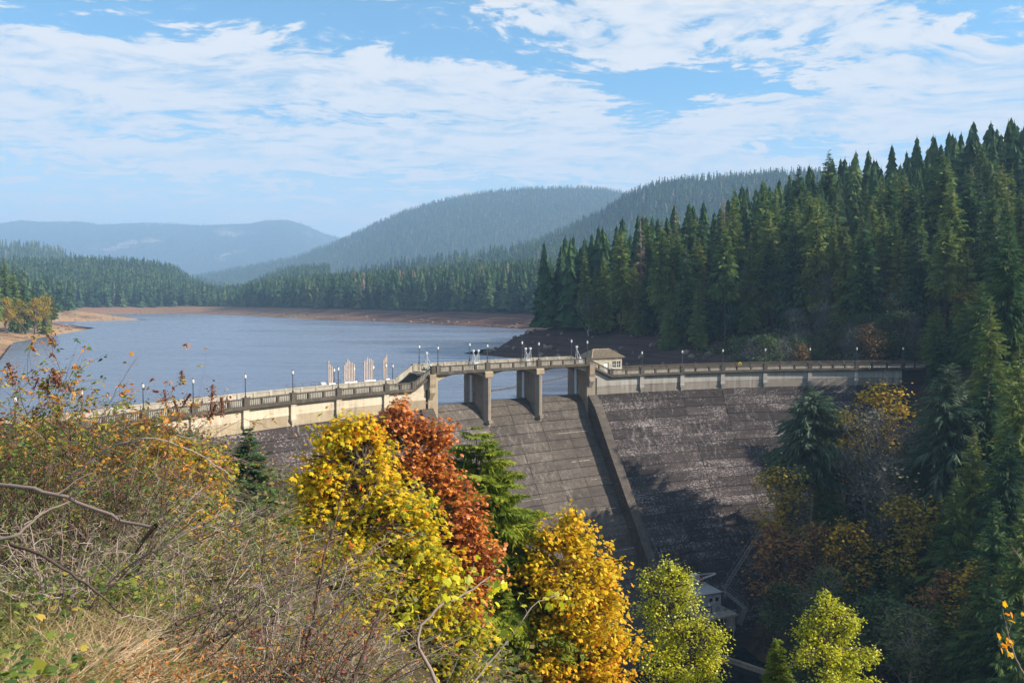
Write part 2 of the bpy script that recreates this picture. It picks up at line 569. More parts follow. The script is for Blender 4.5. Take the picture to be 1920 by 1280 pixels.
M['dk_orange'] = leafmat('brown_orange_leaves', [(0.0, (0.12, 0.09, 0.04)), (0.5, (0.34, 0.17, 0.05)), (1.0, (0.50, 0.24, 0.05))], 0.3, 0.7, 0.4)
M['dk_green'] = leafmat('olive_leaves', [(0.0, (0.035, 0.07, 0.025)), (0.5, (0.08, 0.13, 0.04)), (1.0, (0.17, 0.19, 0.06))], 0.3, 0.7, 0.4)
M['dk_grey'] = leafmat('grey_lichen_twigs', [(0.0, (0.05, 0.055, 0.045)), (0.5, (0.10, 0.105, 0.085)), (1.0, (0.17, 0.17, 0.14))], 0.2, 0.9, 0.3, 0.1)


def ground_mat():
    m_, t = mat('ground_soil')
    o = t.node('ShaderNodeNewGeometry').outputs['Position']
    P = t.xyz(o)
    n = t.noise(o, 0.35, 6, 0.65)
    f = t.noise(o, 2.2, 6, 0.7)
    big = t.noise(o, 0.02, 4, 0.6)
    soil = t.mix(t.map(n, 0.3, 0.7), (0.035, 0.026, 0.018), (0.10, 0.075, 0.045))
    soil = t.mix(t.map(f, 0.5, 0.7, 0, 0.5), soil, (0.05, 0.06, 0.02))
    # the bare drawdown belt of the lake, layered brown and sand
    lay = t.noise(t.v('MULTIPLY', o, (0.012, 0.012, 2.2)), 1.0, 6, 0.7)
    red = t.mix(t.map(lay, 0.40, 0.60), (0.075, 0.038, 0.033), (0.22, 0.125, 0.082))
    red = t.mix(t.map(f, 0.45, 0.7, 0, 0.6), red, (0.10, 0.06, 0.045))
    sand = t.mix(t.map(n, 0.35, 0.65), (0.27, 0.165, 0.09), (0.41, 0.275, 0.155))
    wl = t.m('MULTIPLY', t.map(P[0], -120, -260), t.map(P[1], 1300, 700))
    bare = t.mix(t.m('MULTIPLY', wl, t.map(big, 0.35, 0.55)), red, sand)
    bare = t.mix(t.m('MULTIPLY', t.map(P[1], 800, 1100), 0.6), bare, (0.25, 0.15, 0.09))
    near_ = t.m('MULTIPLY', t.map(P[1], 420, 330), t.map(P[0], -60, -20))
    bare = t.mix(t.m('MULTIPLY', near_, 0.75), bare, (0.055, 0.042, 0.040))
    belt = t.m('MULTIPLY', t.map(t.m('ADD', P[2], t.m('MULTIPLY', n, 5.0)), 12.5, 10.5), t.map(P[1], 170, 200))
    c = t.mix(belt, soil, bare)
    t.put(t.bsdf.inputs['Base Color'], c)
    t.bsdf.inputs['Roughness'].default_value = 1.0
    t.bsdf.inputs['Specular IOR Level'].default_value = 0.05
    bump(t, t.m('ADD', n, t.m('MULTIPLY', f, 0.4)), 0.8, 0.6)
    return m_


def hill_mat(name, lo, hi, rockf=0.0, sc=0.01):
    m_, t = mat(name)
    o = t.node('ShaderNodeNewGeometry').outputs['Position']
    a = t.noise(o, sc * 3.0, 8, 0.7)
    b = t.noise(o, sc * 0.4, 4, 0.6)
    c = t.mix(t.map(a, 0.35, 0.65), lo, hi)
    if rockf:
        c = t.mix(t.m('MULTIPLY', t.map(t.m('ADD', b, t.m('MULTIPLY', a, 0.4)), 0.78, 0.86), rockf), c, (0.42, 0.34, 0.27))
    t.put(t.bsdf.inputs['Base Color'], c)
    t.bsdf.inputs['Roughness'].default_value = 1.0
    t.bsdf.inputs['Specular IOR Level'].default_value = 0.0
    bump(t, a, 1.0, 20.0)
    return m_


def water_mat(name, col, wave, rough):
    m_, t = mat(name)
    o = t.node('ShaderNodeNewGeometry').outputs['Position']
    a = t.noise(t.v('MULTIPLY', o, (0.45, 1.0, 1.0)), 0.9, 4, 0.6)
    b = t.noise(t.v('MULTIPLY', o, (0.35, 1.0, 1.0)), 0.11, 4, 0.65)
    wind = t.noise(t.v('MULTIPLY', o, (0.25, 1.0, 1.0)), 0.022, 5, 0.62)
    h = t.m('ADD', t.m('MULTIPLY', a, 0.30), t.m('MULTIPLY', b, 1.5))
    t.put(t.bsdf.inputs['Base Color'], (*col, 1))
    t.put(t.bsdf.inputs['Roughness'], t.map(wind, 0.3, 0.7, rough * 0.6, rough * 1.6))
    t.bsdf.inputs['IOR'].default_value = 1.33
    t.bsdf.inputs['Specular IOR Level'].default_value = 0.5
    bp = t.node('ShaderNodeBump')
    t.put(bp.inputs['Strength'], t.map(wind, 0.35, 0.65, wave * 0.40, wave * 1.15))
    bp.inputs['Distance'].default_value = 0.9
    t.put(bp.inputs['Height'], h)
    t.l.new(bp.outputs[0], t.bsdf.inputs['Normal'])
    return m_


# ------------------------------------------------------------------ the ground
C0 = np.array([94.278, 21.851])        # centre of the dam's arc
RD = 162.70                            # radius of its downstream railing
ARC = [(C0[0] + (RD + 3) * math.cos(rad(a)), C0[1] + (RD + 3) * math.sin(rad(a))) for a in np.linspace(93, 150.5, 24)]
SHORE_L = [(-62, 118), (-92, 140), (-145, 225), (-234, 388), (-258, 470), (-291, 582), (-338, 640), (-420, 700), (-385, 780), (-352, 812),
           (-400, 870), (-520, 960), (-560, 1050), (-500, 1120), (-472, 1150)]
SHORE_R = [(-430, 1160), (-345, 1060), (-300, 1000), (-200, 845), (-127, 775), (-68, 690), (-5, 596), (25, 545), (38, 450), (18, 380), (-6, 335), (-12, 313),
           (0, 298), (34, 254), (66, 218), (84, 198)]
LAKE = np.array(ARC + SHORE_L + SHORE_R)


def lake_dist(x, y):
    """signed distance to the lake's edge, positive on land"""
    P = np.stack([x, y], -1)
    A = LAKE
    B = np.roll(LAKE, -1, 0)
    best = np.full(x.shape, 1e18)
    inside = np.zeros(x.shape, bool)
    for a, b in zip(A, B):
        ab = b - a
        t = np.clip(((P - a) @ ab) / (ab @ ab), 0, 1)
        q = P - a - t[..., None] * ab
        best = np.minimum(best, (q * q).sum(-1))
        cond = (a[1] > y) != (b[1] > y)
        xi = a[0] + (y - a[1]) * (b[0] - a[0]) / (b[1] - a[1] + 1e-12)
        inside ^= cond & (x < xi)
    d = np.sqrt(best)
    return np.where(inside, -d, d)


def vnoise(x, y, s, seed=0):
    """cheap smooth value noise"""
    x, y = x / s, y / s
    xi, yi = np.floor(x).astype(int), np.floor(y).astype(int)
    fx, fy = x - xi, y - yi
    fx, fy = fx * fx * (3 - 2 * fx), fy * fy * (3 - 2 * fy)

    def h(a, b):
        q = np.sin(a * 127.1 + b * 311.7 + seed * 74.7) * 43758.5453
        return q - np.floor(q)
    return (h(xi, yi) * (1 - fx) + h(xi + 1, yi) * fx) * (1 - fy) + (h(xi, yi + 1) * (1 - fx) + h(xi + 1, yi + 1) * fx) * fy - 0.5


RIVER_Z = -41.0


def gorge(x, y):
    xg = np.interp(y, [-60, 0, 50, 100, 150, 190], [112, 90, 62, 45, 31, 24])
    s = x - xg
    wl = 8 + np.maximum(0, y - 60) * 0.35
    left = RIVER_Z - 1.5 + np.maximum(0, -s - wl) * 0.735
    right = RIVER_Z - 1.5 + np.maximum(0, s - 7) * 0.76
    return np.where(s < 0, left, right)


def hfun(x, y):
    x = np.asarray(x, float)
    y = np.asarray(y, float)
    d = lake_dist(x, y)
    nz = vnoise(x, y, 60, 1) * 7 + vnoise(x, y, 23, 2) * 3
    dm = np.maximum(d, 0)
    # far banks
    kk = np.interp(y, [250, 380, 520, 800], [0.32, 0.29, 0.13, 0.10])
    kb = np.interp(y, [200, 330, 500], [0.42, 0.42, 0.20])
    bank = np.interp(y, [200, 330, 500], [14, 16, 45])
    right = np.minimum(dm, bank) * kb + np.maximum(dm - bank, 0) * kk
    right = right + np.where(x > 0, np.maximum(0, np.minimum(y, 900) - 430) * 0.0, 0)
    az_ = FPX * x / np.maximum(y, 1.0) + 960
    ff = 1 - 0.96 * np.exp(-((az_ - 425) / 95.0) ** 2) * np.clip((y - 880) / 150, 0, 1)
    right = np.minimum(right, np.minimum(dm, bank) * kb + np.maximum(dm - bank, 0) * kk * ff)
    left = np.minimum(dm, 45) * 0.20 + np.maximum(dm - 45, 0) * 0.12 * ff
    cap = np.interp(y, [-40, 0, 8, 15, 30, 60, 105], [19, 18.4, 17.0, 15.5, 11.8, 8.0, 5.5]) + 0.10 * np.maximum(0, -x - 45)
    near = np.minimum(0.6 + dm * 0.42, cap)
    # near-left camera hill fades into the far left shore
    wn = np.clip((260 - y) / 120, 0, 1)
    lft = left * (1 - wn) + near * wn
    wr = np.clip((x - (-30 + np.maximum(0, y - 900) * -1.0)) / 40, 0, 1)
    isright = np.where(y > 330, np.clip((x + 0.41 * y - 20) / 40, 0, 1), wr)
    up = lft * (1 - isright) + np.where(y < 190, np.where(x > 60, right, near), right) * isright
    up = up + nz * np.clip((dm - 25) / 60, 0, 1) * np.clip((y - 150) / 60, 0, 1)
    # off-frame to the right the valley opens toward the sun
    open_ = np.interp(y, [60, 120, 170], [6, 9, 60])
    up = np.where(x > 60, np.minimum(up, open_ + np.maximum(0, x - 220) * 0.1), up)
    rocky = np.clip((370 - y) / 40, 0, 1) * np.clip((y - 190) / 10, 0, 1) * np.clip((x + 40) / 20, 0, 1) * np.clip(dm / 4, 0, 1) * np.clip((22 - dm) / 6, 0, 1)
    up = up + rocky * (vnoise(x, y, 9, 21) * 3.0 + vnoise(x, y, 4, 22) * 2.2)
    up = np.minimum(up, 60 + vnoise(x, y, 150, 5) * 20)
    r = np.hypot(x - C0[0], y - C0[1])
    g = gorge(x, y) + vnoise(x, y, 9, 3) * 1.4 + vnoise(x, y, 3.1, 4) * 0.35
    low = np.minimum(up, g)
    down = np.clip((RD + 4 - r) / 3.0, 0, 1) * np.clip((200 - y) / 8, 0, 1)
    down = np.maximum(down, np.clip((95 - y) / 8, 0, 1))
    z = up * (1 - down) + low * down
    z = np.where(d < 0, np.maximum(-6, d * 0.25) * (1 - down) + z * down, z)
    return z


def grid_axis(segs):
    out = []
    for a, b, st in segs:
        out += list(np.arange(a, b, st))
    out.append(segs[-1][1])
    return np.array(out, float)


gx = grid_axis([(-1500, -700, 50), (-700, -300, 14), (-300, -80, 8), (-80, -24, 3), (-24, 10, 1.0), (10, 130, 2.5), (130, 300, 8), (300, 900, 30)])
gy = grid_axis([(-60, 2, 4), (2, 40, 1.0), (40, 200, 2.5), (200, 440, 3), (440, 1200, 12), (1200, 2400, 40)])
GX, GY = np.meshgrid(gx, gy, indexing='ij')
GZ = hfun(GX, GY)
nI, nJ = GX.shape
ii, jj = np.meshgrid(np.arange(nI - 1), np.arange(nJ - 1), indexing='ij')
q = (ii * nJ + jj).ravel()
M['ground'] = ground_mat()
ground = obj('ground', np_mesh('ground', np.stack([GX, GY, GZ], -1).reshape(-1, 3), np.stack([q, q + nJ, q + nJ + 1, q + 1], -1), M['ground'], smooth=True))
tag(ground, 'brown soil and bare lake shore falling into the gorge', kind='structure')

# a wide base sheet under everything, out to the horizon
mb = MB()
mb.add([(-20000, -4000, -46), (20000, -4000, -46), (20000, 30000, -46), (-20000, 30000, -46)], [(0, 1, 2, 3)])
tag(mb.build('terrain_base', hill_mat('far_ground', (0.03, 0.05, 0.03), (0.06, 0.08, 0.04))), kind='structure')

# the lake (a sheet inside its own shoreline, tucked a little under the banks) and the river pool
cen = LAKE.mean(0)
bm = bmesh.new()
edge = []
for i, p in enumerate(LAKE):
    a, b = LAKE[i - 1], LAKE[(i + 1) % len(LAKE)]
    t = (b - a) / np.linalg.norm(b - a)
    nrm = np.array([t[1], -t[0]])
    pw = 2.5 if i < len(ARC) else 6.0
    edge.append(bm.verts.new((p[0] + nrm[0] * pw * (0 if i < len(ARC) else 1), p[1] + nrm[1] * pw * (0 if i < len(ARC) else 1), 0)))
fc = bm.faces.new(edge)
bmesh.ops.triangulate(bm, faces=[fc])
me = bpy.data.meshes.new('lake')
bm.to_mesh(me)
bm.free()
me.materials.append(water_mat('lake_water', (0.13, 0.155, 0.215), 0.85, 0.20))
tag(obj('lake', me), 'rippled blue reservoir lake behind the dam', kind='structure')
mb = MB()
mb.add([(-40, -60, RIVER_Z), (150, -60, RIVER_Z), (110, 60, RIVER_Z), (66, 150, RIVER_Z), (10, 146, RIVER_Z), (0, 100, RIVER_Z)], [(0, 1, 2, 3, 4, 5)])
tag(mb.build('river', water_mat('river_water', (0.006, 0.010, 0.010), 0.10, 0.05)), 'dark still river pool below the dam', kind='structure')


# distant hills: each a ridge at its own distance
HILLS = {}


def ridge(name, label, prof, dist, depth, foot_z, mt, seed, nx=150, nt=22, treeh=0.0, rough=0.06):
    px = np.linspace(prof[0][0], prof[-1][0], nx)
    py = np.interp(px, [p[0] for p in prof], [p[1] for p in prof])
    t = np.linspace(0, 1.9, nt)
    V = np.zeros((nx, nt, 3))
    for i in range(nx):
        u = (px[i] - 960) / FPX
        top = CZ + (560 - py[i]) / FPX * dist - treeh
        for j, tt in enumerate(t):
            dd = dist - depth * (1 - tt)
            if tt <= 1:
                sh = tt ** 1.25 * (1.25 - 0.25 * tt)
            else:
                sh = 1 - (tt - 1) ** 1.4 * 0.9
            x, y = u * dd, dd
            rg = (vnoise(np.array(x), np.array(y), depth * 0.30, seed) + 0.5 * vnoise(np.array(x), np.array(y), depth * 0.11, seed + 1)) * rough * 2
            k_ = min(1, abs(tt - 1) * 3.0)
            V[i, j] = (x, y, foot_z + (top - foot_z) * max(0.0, sh + rg * k_ * min(1, tt * 4)))
    a, b = np.meshgrid(np.arange(nx - 1), np.arange(nt - 1), indexing='ij')
    q_ = (a * nt + b).ravel()
    o = obj(name, np_mesh(name, V.reshape(-1, 3), np.stack([q_, q_ + nt, q_ + nt + 1, q_ + 1], -1), mt, smooth=True))
    tag(o, label, kind='structure')
    HILLS[label] = (V, t)
    return V, t


h_far = hill_mat('far_forest_slope', (0.020, 0.040, 0.025), (0.06, 0.085, 0.045), 0.8, 0.004)
h_mid = hill_mat('hill_forest_floor', (0.016, 0.034, 0.020), (0.04, 0.060, 0.030), 0.0, 0.012)
VA, tA = ridge('mountain', 'long flat topped blue mountain farthest behind the lake',
               [(-260, 440), (-100, 428), (0, 420), (42, 413), (80, 416), (160, 415), (190, 421), (280, 417), (380, 422), (470, 419), (500, 413), (540, 412), (575, 422), (610, 438), (640, 446), (720, 452), (800, 470)],
               8200, 3000, -40, h_far, 11, 220, 26, 0, 0.05)
VB, tB = ridge('mountain', 'broad wooded mountain behind the middle of the lake',
               [(250, 545), (340, 520), (450, 500), (560, 478), (640, 447), (700, 418), (760, 392), (830, 372), (900, 358), (980, 350), (1090, 348), (1140, 352), (1190, 364), (1250, 385), (1330, 420)],
               3900, 1500, -40, h_mid, 21, 190, 26, 13, 0.06)
VC, tC = ridge('mountain', 'wooded mountain shoulder behind the conifer hillside',
               [(960, 462), (1010, 445), (1060, 422), (1110, 398), (1160, 368), (1200, 345), (1240, 334), (1300, 328), (1360, 323), (1440, 317), (1520, 314), (1620, 322), (1720, 330), (1900, 340), (2050, 380)],
               1950, 800, -40, h_mid, 31, 150, 24, 15, 0.06)
VE, tE = ridge('mountain', 'low wooded hill at the left behind the shore forest',
               [(-300, 440), (-120, 446), (0, 449), (60, 452), (110, 462), (170, 486), (250, 500), (310, 512), (370, 520), (430, 535), (520, 548)],
               2500, 800, -30, h_mid, 41, 120, 20, 22, 0.05)
VD, tD = ridge('mountain', 'low wooded rise beyond the right shore of the lake',
               [(420, 548), (520, 530), (640, 505), (740, 484), (850, 470), (930, 458), (1000, 448), (1080, 440), (1200, 430), (1400, 420)],
               1650, 430, 2, h_mid, 51, 120, 18, 30, 0.05)


# ------------------------------------------------------------------ the dam
def AP(th, off, z):
    r = RD - off
    a = rad(th)
    return (C0[0] + r * math.cos(a), C0[1] + r * math.sin(a), z)


def radial(th):
    a = rad(th)
    return Vector((-math.cos(a), -math.sin(a), 0))       # downstream


LAMPS_L = [155.0, 152.2, 149.33, 146.76, 143.85, 141.0, 138.09, 134.85]
BR = [131.11, 127.38, 123.35, 119.43]
LAMPS_R = [114.92, 111.55, 108.16, 104.62, 100.93, 97.13, 93.45]
R0, R1, R2, R3 = 132.9, 131.5, 119.43, 117.5
RISE = 2.4


def dzf(th):
    return float(np.interp(th, [R3, R2, R1, R0], [0, RISE, RISE, 0]))


def face_off(z):
    v = max(0.0, 1.4 - z)
    return 0.66 * v - 0.9 * (1 - math.exp(-v / 2.5))


def spill_z_off(n):
    """points (off, z) down the overflow crest and chute"""
    pts = []
    for t in np.linspace(-1.6, 2.8, 12):
        pts.append((-3.4 + t, 1.5 - (0.27 if t > 0 else 0.35) * t * t))
    z = pts[-1][1]
    o = pts[-1][0]
    while z > -43:
        z -= 2.0
        o += 1.32
        pts.append((o, z))
    return pts


SP = spill_z_off(0)
SPZ = np.array([p[1] for p in SP if p[0] >= -3.4])
SPO = np.array([p[0] for p in SP if p[0] >= -3.4])


def spill_off(z):
    return float(np.interp(-z, -SPZ, SPO))


def arc_loft(mbx, ths, prof):
    """loft a closed cross-section (list of (off,z) or function of th) along the arc, with end caps"""
    rows = []
    for th in ths:
        pr = prof(th) if callable(prof) else prof
        rows.append([AP(th, o, z) for o, z in pr])
    n = len(rows[0])
    vs = [p for r in rows for p in r]
    fs = []
    for i in range(len(rows) - 1):
        for j in range(n):
            j2 = (j + 1) % n
            fs.append((i * n + j, i * n + j2, (i + 1) * n + j2, (i + 1) * n + j))
    fs.append(tuple(range(n))[::-1])
    fs.append(tuple(range((len(rows) - 1) * n, len(rows) * n)))
    mbx.add(vs, fs)


def arcs(a, b, step=0.75):
    return list(np.linspace(a, b, max(2, int(abs(b - a) / step) + 2)))


def arc_box(mbx, a, b, o0, o1, z0, z1, ramp=True, step=0.75):
    ths = arcs(a, b, step)
    if ramp:
        ths = sorted(set(ths + [q_ for q_ in (R0, R1, R2, R3) if min(a, b) < q_ < max(a, b)]), reverse=a > b)
    arc_loft(mbx, ths, lambda th: [(o0, z0 + (dzf(th) if ramp else 0)), (o1, z0 + (dzf(th) if ramp else 0)), (o1, z1 + (dzf(th) if ramp else 0)), (o0, z1 + (dzf(th) if ramp else 0))])


dam = thing('dam', 'curved grey concrete dam with an arched spillway bridge across the gorge', 'dam', AP(125, 0, 0))
dam_inv = Matrix.Translation(-Vector(dam.location))


def dpart(mbx, name, mt, parent=None, kind=None, smooth=False):
    """dam piece: vertices are in world space, moved into the dam's own frame"""
    ox, oy, oz = dam.location
    mbx.v = [(x - ox, y - oy, z - oz) for x, y, z in mbx.v]
    return mbx.build(name, mt, parent or dam, kind, smooth)


ZB = -43.0
# cores
zz = np.linspace(1.3, ZB, 24)
for a, b in ((158, 131.7), (118.9, 91.5)):
    mb = MB()
    arc_loft(mb, arcs(a, b, 1.5), [(-5.6, ZB), (-5.6, 4.95), (-0.15, 4.95)] + [(face_off(z) - 0.15 if z < 1.2 else -0.15, z) for z in zz])
    dpart(mb, 'wall_core', M['core'])
mb = MB()
arc_loft(mb, arcs(131.6, 119.0, 1.2), [(-6.2, ZB), (-6.2, 0.4)] + [(o - 0.14, z - 0.10) for o, z in SP])
dpart(mb, 'spillway_core', M['core'])

# the face, lift by lift: each pour is its own block
rng = np.random.default_rng(7)
LIFT = 1.62


def pour(a, b, z0, z1, fo, name, mt, lip):
    g = 0.012
    ths = np.linspace(a - g, b + g, 4)
    mbx = MB()
    e = 0.045
    rows = []
    for th in ths:
        rows.append([AP(th, fo(z1) - 0.13, z1 - e), AP(th, fo(z1 - e) + lip, z1 - e), AP(th, fo((z0 + z1) / 2) + lip, (z0 + z1) / 2), AP(th, fo(z0 + e) + lip, z0 + e), AP(th, fo(z0 + e) - 0.13, z0 + e)])
    n = 5
    vs = [p for r in rows for p in r]
    fs = []
    for i in range(3):
        for j in range(4):
            fs.append((i * n + j, i * n + j + 1, (i + 1) * n + j + 1, (i + 1) * n + j))
    fs += [(4, 3, 2, 1, 0), tuple(range(3 * n, 4 * n))]
    mbx.add(vs, fs)
    return dpart(mbx, name, mt)


cols_r = [118.55] + LAMPS_R
for a, b in zip(cols_r[:-1], cols_r[1:]):
    z = 1.4
    while z > -38:
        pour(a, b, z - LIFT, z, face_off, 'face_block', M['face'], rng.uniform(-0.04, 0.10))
        z -= LIFT
cols_l = [152.2, 149.33, 146.76, 143.85, 141.0, 138.09, 134.85, 132.4]
for a, b in zip(cols_l[:-1], cols_l[1:]):
    z = 1.4
    while z > -25:
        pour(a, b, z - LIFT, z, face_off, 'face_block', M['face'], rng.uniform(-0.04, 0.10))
        z -= LIFT
for k_ in range(3):
    a, b = [131.35, 127.38, 123.35, 119.35][k_:k_ + 2]
    for u0, u1 in ((0, 0.48), (0.48, 1)):
        z = 1.46
        first = True
        while z > -36:
            z0 = z - (1.0 if first else LIFT)
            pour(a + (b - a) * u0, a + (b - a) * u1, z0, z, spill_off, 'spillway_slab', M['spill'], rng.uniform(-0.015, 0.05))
            z = z0
            first = False
# white lime lines weeping from some chute joints
mb = MB()
for th0, th1, z in ((122.6, 119.9, -4.95), (130.5, 127.5, -3.4), (121.0, 119.6, -13.0), (121.3, 119.7, -17.9), (127.0, 125.0, -14.7), (122.6, 119.5, -24.3), (122.0, 120.6, -9.8)):
    for a in np.arange(th0, th1, -0.16):
        if rng.random() < 0.93:
            hgt = rng.uniform(0.02, 0.12)
            arc_loft(mb, [a, a - 0.17], [(spill_off(z) + 0.052, z), (spill_off(z) + 0.062, z), (spill_off(z - hgt) + 0.062, z - hgt), (spill_off(z - hgt) + 0.052, z - hgt)])
dpart(mb, 'lime_streak', M['baluster'], kind='stuff')

# smooth band of panels under the railing
bays = list(zip(LAMPS_L[:-1], LAMPS_L[1:])) + [(134.85, 131.95)] + [(118.6, 114.92)] + list(zip(LAMPS_R[:-1], LAMPS_R[1:]))
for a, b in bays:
    for z0, z1, mt, lip in ((3.02, 4.72, M['band' if a > 125 else 'band_shade'], 0.03), (1.42, 3.0, M['band_low' if a > 125 else 'band_shade_low'], 0.0)):
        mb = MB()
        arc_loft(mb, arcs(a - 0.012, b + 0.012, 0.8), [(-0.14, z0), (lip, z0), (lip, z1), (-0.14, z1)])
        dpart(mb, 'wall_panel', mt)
# ramp infill walls beside the bridge (they climb with the stairs)
for a, b in ((R0 + 0.2, 131.75), (118.75, R3 - 0.1)):
    mb = MB()
    ths = sorted(arcs(a, b, 0.3), reverse=True)
    arc_loft(mb, ths, lambda th: [(-0.14, 4.70), (0.05, 4.70), (0.05, 4.72 + dzf(th)), (-0.14, 4.72 + dzf(th))])
    dpart(mb, 'ramp_wall', M['band' if a > 125 else 'band_shade'])

# pilasters under each lamp, tapering to a pointed corbel
for th in LAMPS_L[1:] + LAMPS_R[:-1]:
    mb = MB()
    c = radial(th)
    tn = Vector((c.y, -c.x, 0))
    base = Vector(AP(th, 0.02, 0))

    def P3(o, s, z):
        return base + c * o + tn * s + Vector((0, 0, z))
    w1, w2 = 0.50, 0.22
    rows = [(4.74, 0.42, w1), (4.45, 0.42, w1), (4.40, 0.34, w1 * 0.92), (2.75, 0.32, w1 * 0.92), (2.65, 0.40, w1), (2.35, 0.40, w1), (1.75, 0.20, w2), (1.25, 0.04, w2 * 0.7)]
    vs = []
    for z, o, s_ in rows:
        vs += [P3(-0.1, -s_, z), P3(o, -s_, z), P3(o, s_, z), P3(-0.1, s_, z)]
    fs = [(0, 1, 2, 3)[::-1], tuple(range(len(vs) - 4, len(vs)))]
    for i in range(len(rows) - 1):
        for j in range(4):
            fs.append((i * 4 + j, i * 4 + (j + 1) % 4, i * 4 + 4 + (j + 1) % 4, i * 4 + 4 + j))
    mb.add(vs, fs)
    dpart(mb, 'pilaster', M['band' if th > 125 else 'band_shade'])

# railing bay by bay: plinth, rail, posts and balusters
bays_all = list(zip(LAMPS_L[:-1], LAMPS_L[1:])) + [(134.85, R0), (R0, R1), (R1, 131.11)] + list(zip(BR[:-1], BR[1:])) + [(R2, R3), (R3, 114.92)] + list(zip(LAMPS_R[:-1], LAMPS_R[1:])) + [(93.45, 91.6)]
for a, b in bays_all:
    ln = abs(a - b) * 2.84
    mb = MB()
    arc_box(mb, a, b, 0.02, 0.42, 5.02, 5.20)
    arc_box(mb, a, b, 0.06, 0.38, 6.02, 6.20)
    arc_box(mb, a, b, -0.10, 0.62, 4.74, 5.00)
    arc_box(mb, a, b, -0.10, 0.50, 4.60, 4.738)
    npan = max(1, round(ln / 3.0))
    for i in range(1, npan):
        th = a + (b - a) * i / npan
        p = Vector(AP(th, 0.22, 5.61 + dzf(th)))
        mb.box(p, (0.34, 0.30, 0.80), rad(th))
    ps = dpart(mb, 'railing', M['rail'])
    mb = MB()
    nb = int(ln / 0.30)
    for i in range(nb):
        f_ = (i + 0.5) / nb
        if npan > 1 and min(abs(f_ - k_ / npan) for k_ in range(1, npan)) * ln < 0.26:
            continue
        if f_ * ln < 0.35 or (1 - f_) * ln < 0.35:
            continue
        th = a + (b - a) * f_
        p = Vector(AP(th, 0.22, 5.61 + dzf(th)))
        mb.box(p, (0.13, 0.13, 0.84), rad(th))
    if mb.v:
        dpart(mb, 'baluster_row', M['baluster'], ps, kind='stuff')
for th in LAMPS_L + BR + LAMPS_R + [R0, R1, R3]:
    mb = MB()
    zb = dzf(th)
    p = AP(th, 0.22, 0)
    mb.box((p[0], p[1], 5.62 + zb), (0.56, 0.84, 1.22), rad(th))
    mb.box((p[0], p[1], 6.27 + zb), (0.64, 0.92, 0.10), rad(th))
    dpart(mb, 'railing_post', M['rail'])

# rear wall: solid panels between piers
for a, b in bays_all:
    mb = MB()
    arc_box(mb, a, b, -5.62, -5.36, 4.90, 6.10)
    arc_box(mb, a, b, -5.70, -5.28, 6.103, 6.28)
    rm = M['rear' if a > 118 else 'rail']
    ps = dpart(mb, 'rear_wall', rm)
    n = max(1, round(abs(a - b) * 2.84 / 3.0))
    for i in range(n):
        mb = MB()
        th = a + (b - a) * i / n
        p = AP(th, -5.49, 5.62 + dzf(th))
        mb.box(p, (0.44, 0.36, 1.44), rad(th))
        dpart(mb, 'wall_post', rm, ps)

# roadway slab
mb = MB()
arc_box(mb, 158, 91.6, -5.35, 0.0, 4.72, 5.06)
dpart(mb, 'walkway', M['rear'])

# steps up to the bridge at both ends
for a, b, n in ((R0, R1, 14), (R3, R2, 14)):
    for i in range(n):
        t0, t1 = a + (b - a) * i / n, a + (b - a) * (i + 1) / n
        mb = MB()
        z1 = 5.07 + RISE * (i + 1) / n
        arc_loft(mb, [t0, t1], [(-5.2, 5.0), (-0.1, 5.0), (-0.1, z1), (-5.2, z1)])
        dpart(mb, 'step', M['core'] if a == R0 else M['rear'])

# piers with cut-water noses, gate slots and caps
for th in BR[1:3]:
    mb = MB()
    c = radial(th)
    tn = Vector((c.y, -c.x, 0))
    o0 = Vector(AP(th, 0, 0))

    def P3(o, s_, z):
        return o0 + c * o + tn * s_ + Vector((0, 0, z))
    hw = 0.80
    out = [(-6.6, -hw * 0.5), (-6.0, -hw), (0.15, -hw), (0.75, -0.22), (0.75, 0.22), (0.15, hw), (-6.0, hw), (-6.6, hw * 0.5)]
    vs = [P3(o, s_, -4.5) for o, s_ in out] + [P3(o, s_, 6.35) for o, s_ in out]
    n = len(out)
    fs = [tuple(range(n))[::-1], tuple(range(n, 2 * n))] + [(i, (i + 1) % n, n + (i + 1) % n, n + i) for i in range(n)]
    mb.add(vs, fs)
    pr = dpart(mb, 'pier', M['pier'])
    mb = MB()
    rows = [(6.0, 0.74, 0.80), (6.15, 0.84, 0.86), (6.95, 0.84, 0.86), (7.10, 0.70, 0.84), (7.2, 0.60, 0.82), (7.38, 0.55, 0.82)]
    vs = []
    for z, o, s_ in rows:
        vs += [P3(-0.3, -s_, z), P3(o, -s_, z), P3(o, s_, z), P3(-0.3, s_, z)]
    fs = [(3, 2, 1, 0), tuple(range(len(vs) - 4, len(vs)))]
    for i in range(len(rows) - 1):
        for j in range(4):
            fs.append((i * 4 + j, i * 4 + (j + 1) % 4, i * 4 + 4 + (j + 1) % 4, i * 4 + 4 + j))
    mb.add(vs, fs)
    dpart(mb, 'pier_cap', M['band_low'], pr)
    for sd in (-1, 1):
        mb = MB()
        mb.box(P3(-3.6, sd * (hw + 0.07), 2.9), (0.7, 0.16, 6.8), math.atan2(c.y, c.x))
        dpart(mb, 'gate_slot', M['galv'], pr)
    mb = MB()
    mb.box(P3(0.95, 0, -1.75), (0.5, 0.75, 0.55), math.atan2(c.y, c.x))
    dpart(mb, 'pier_footing', M['pier'], pr)

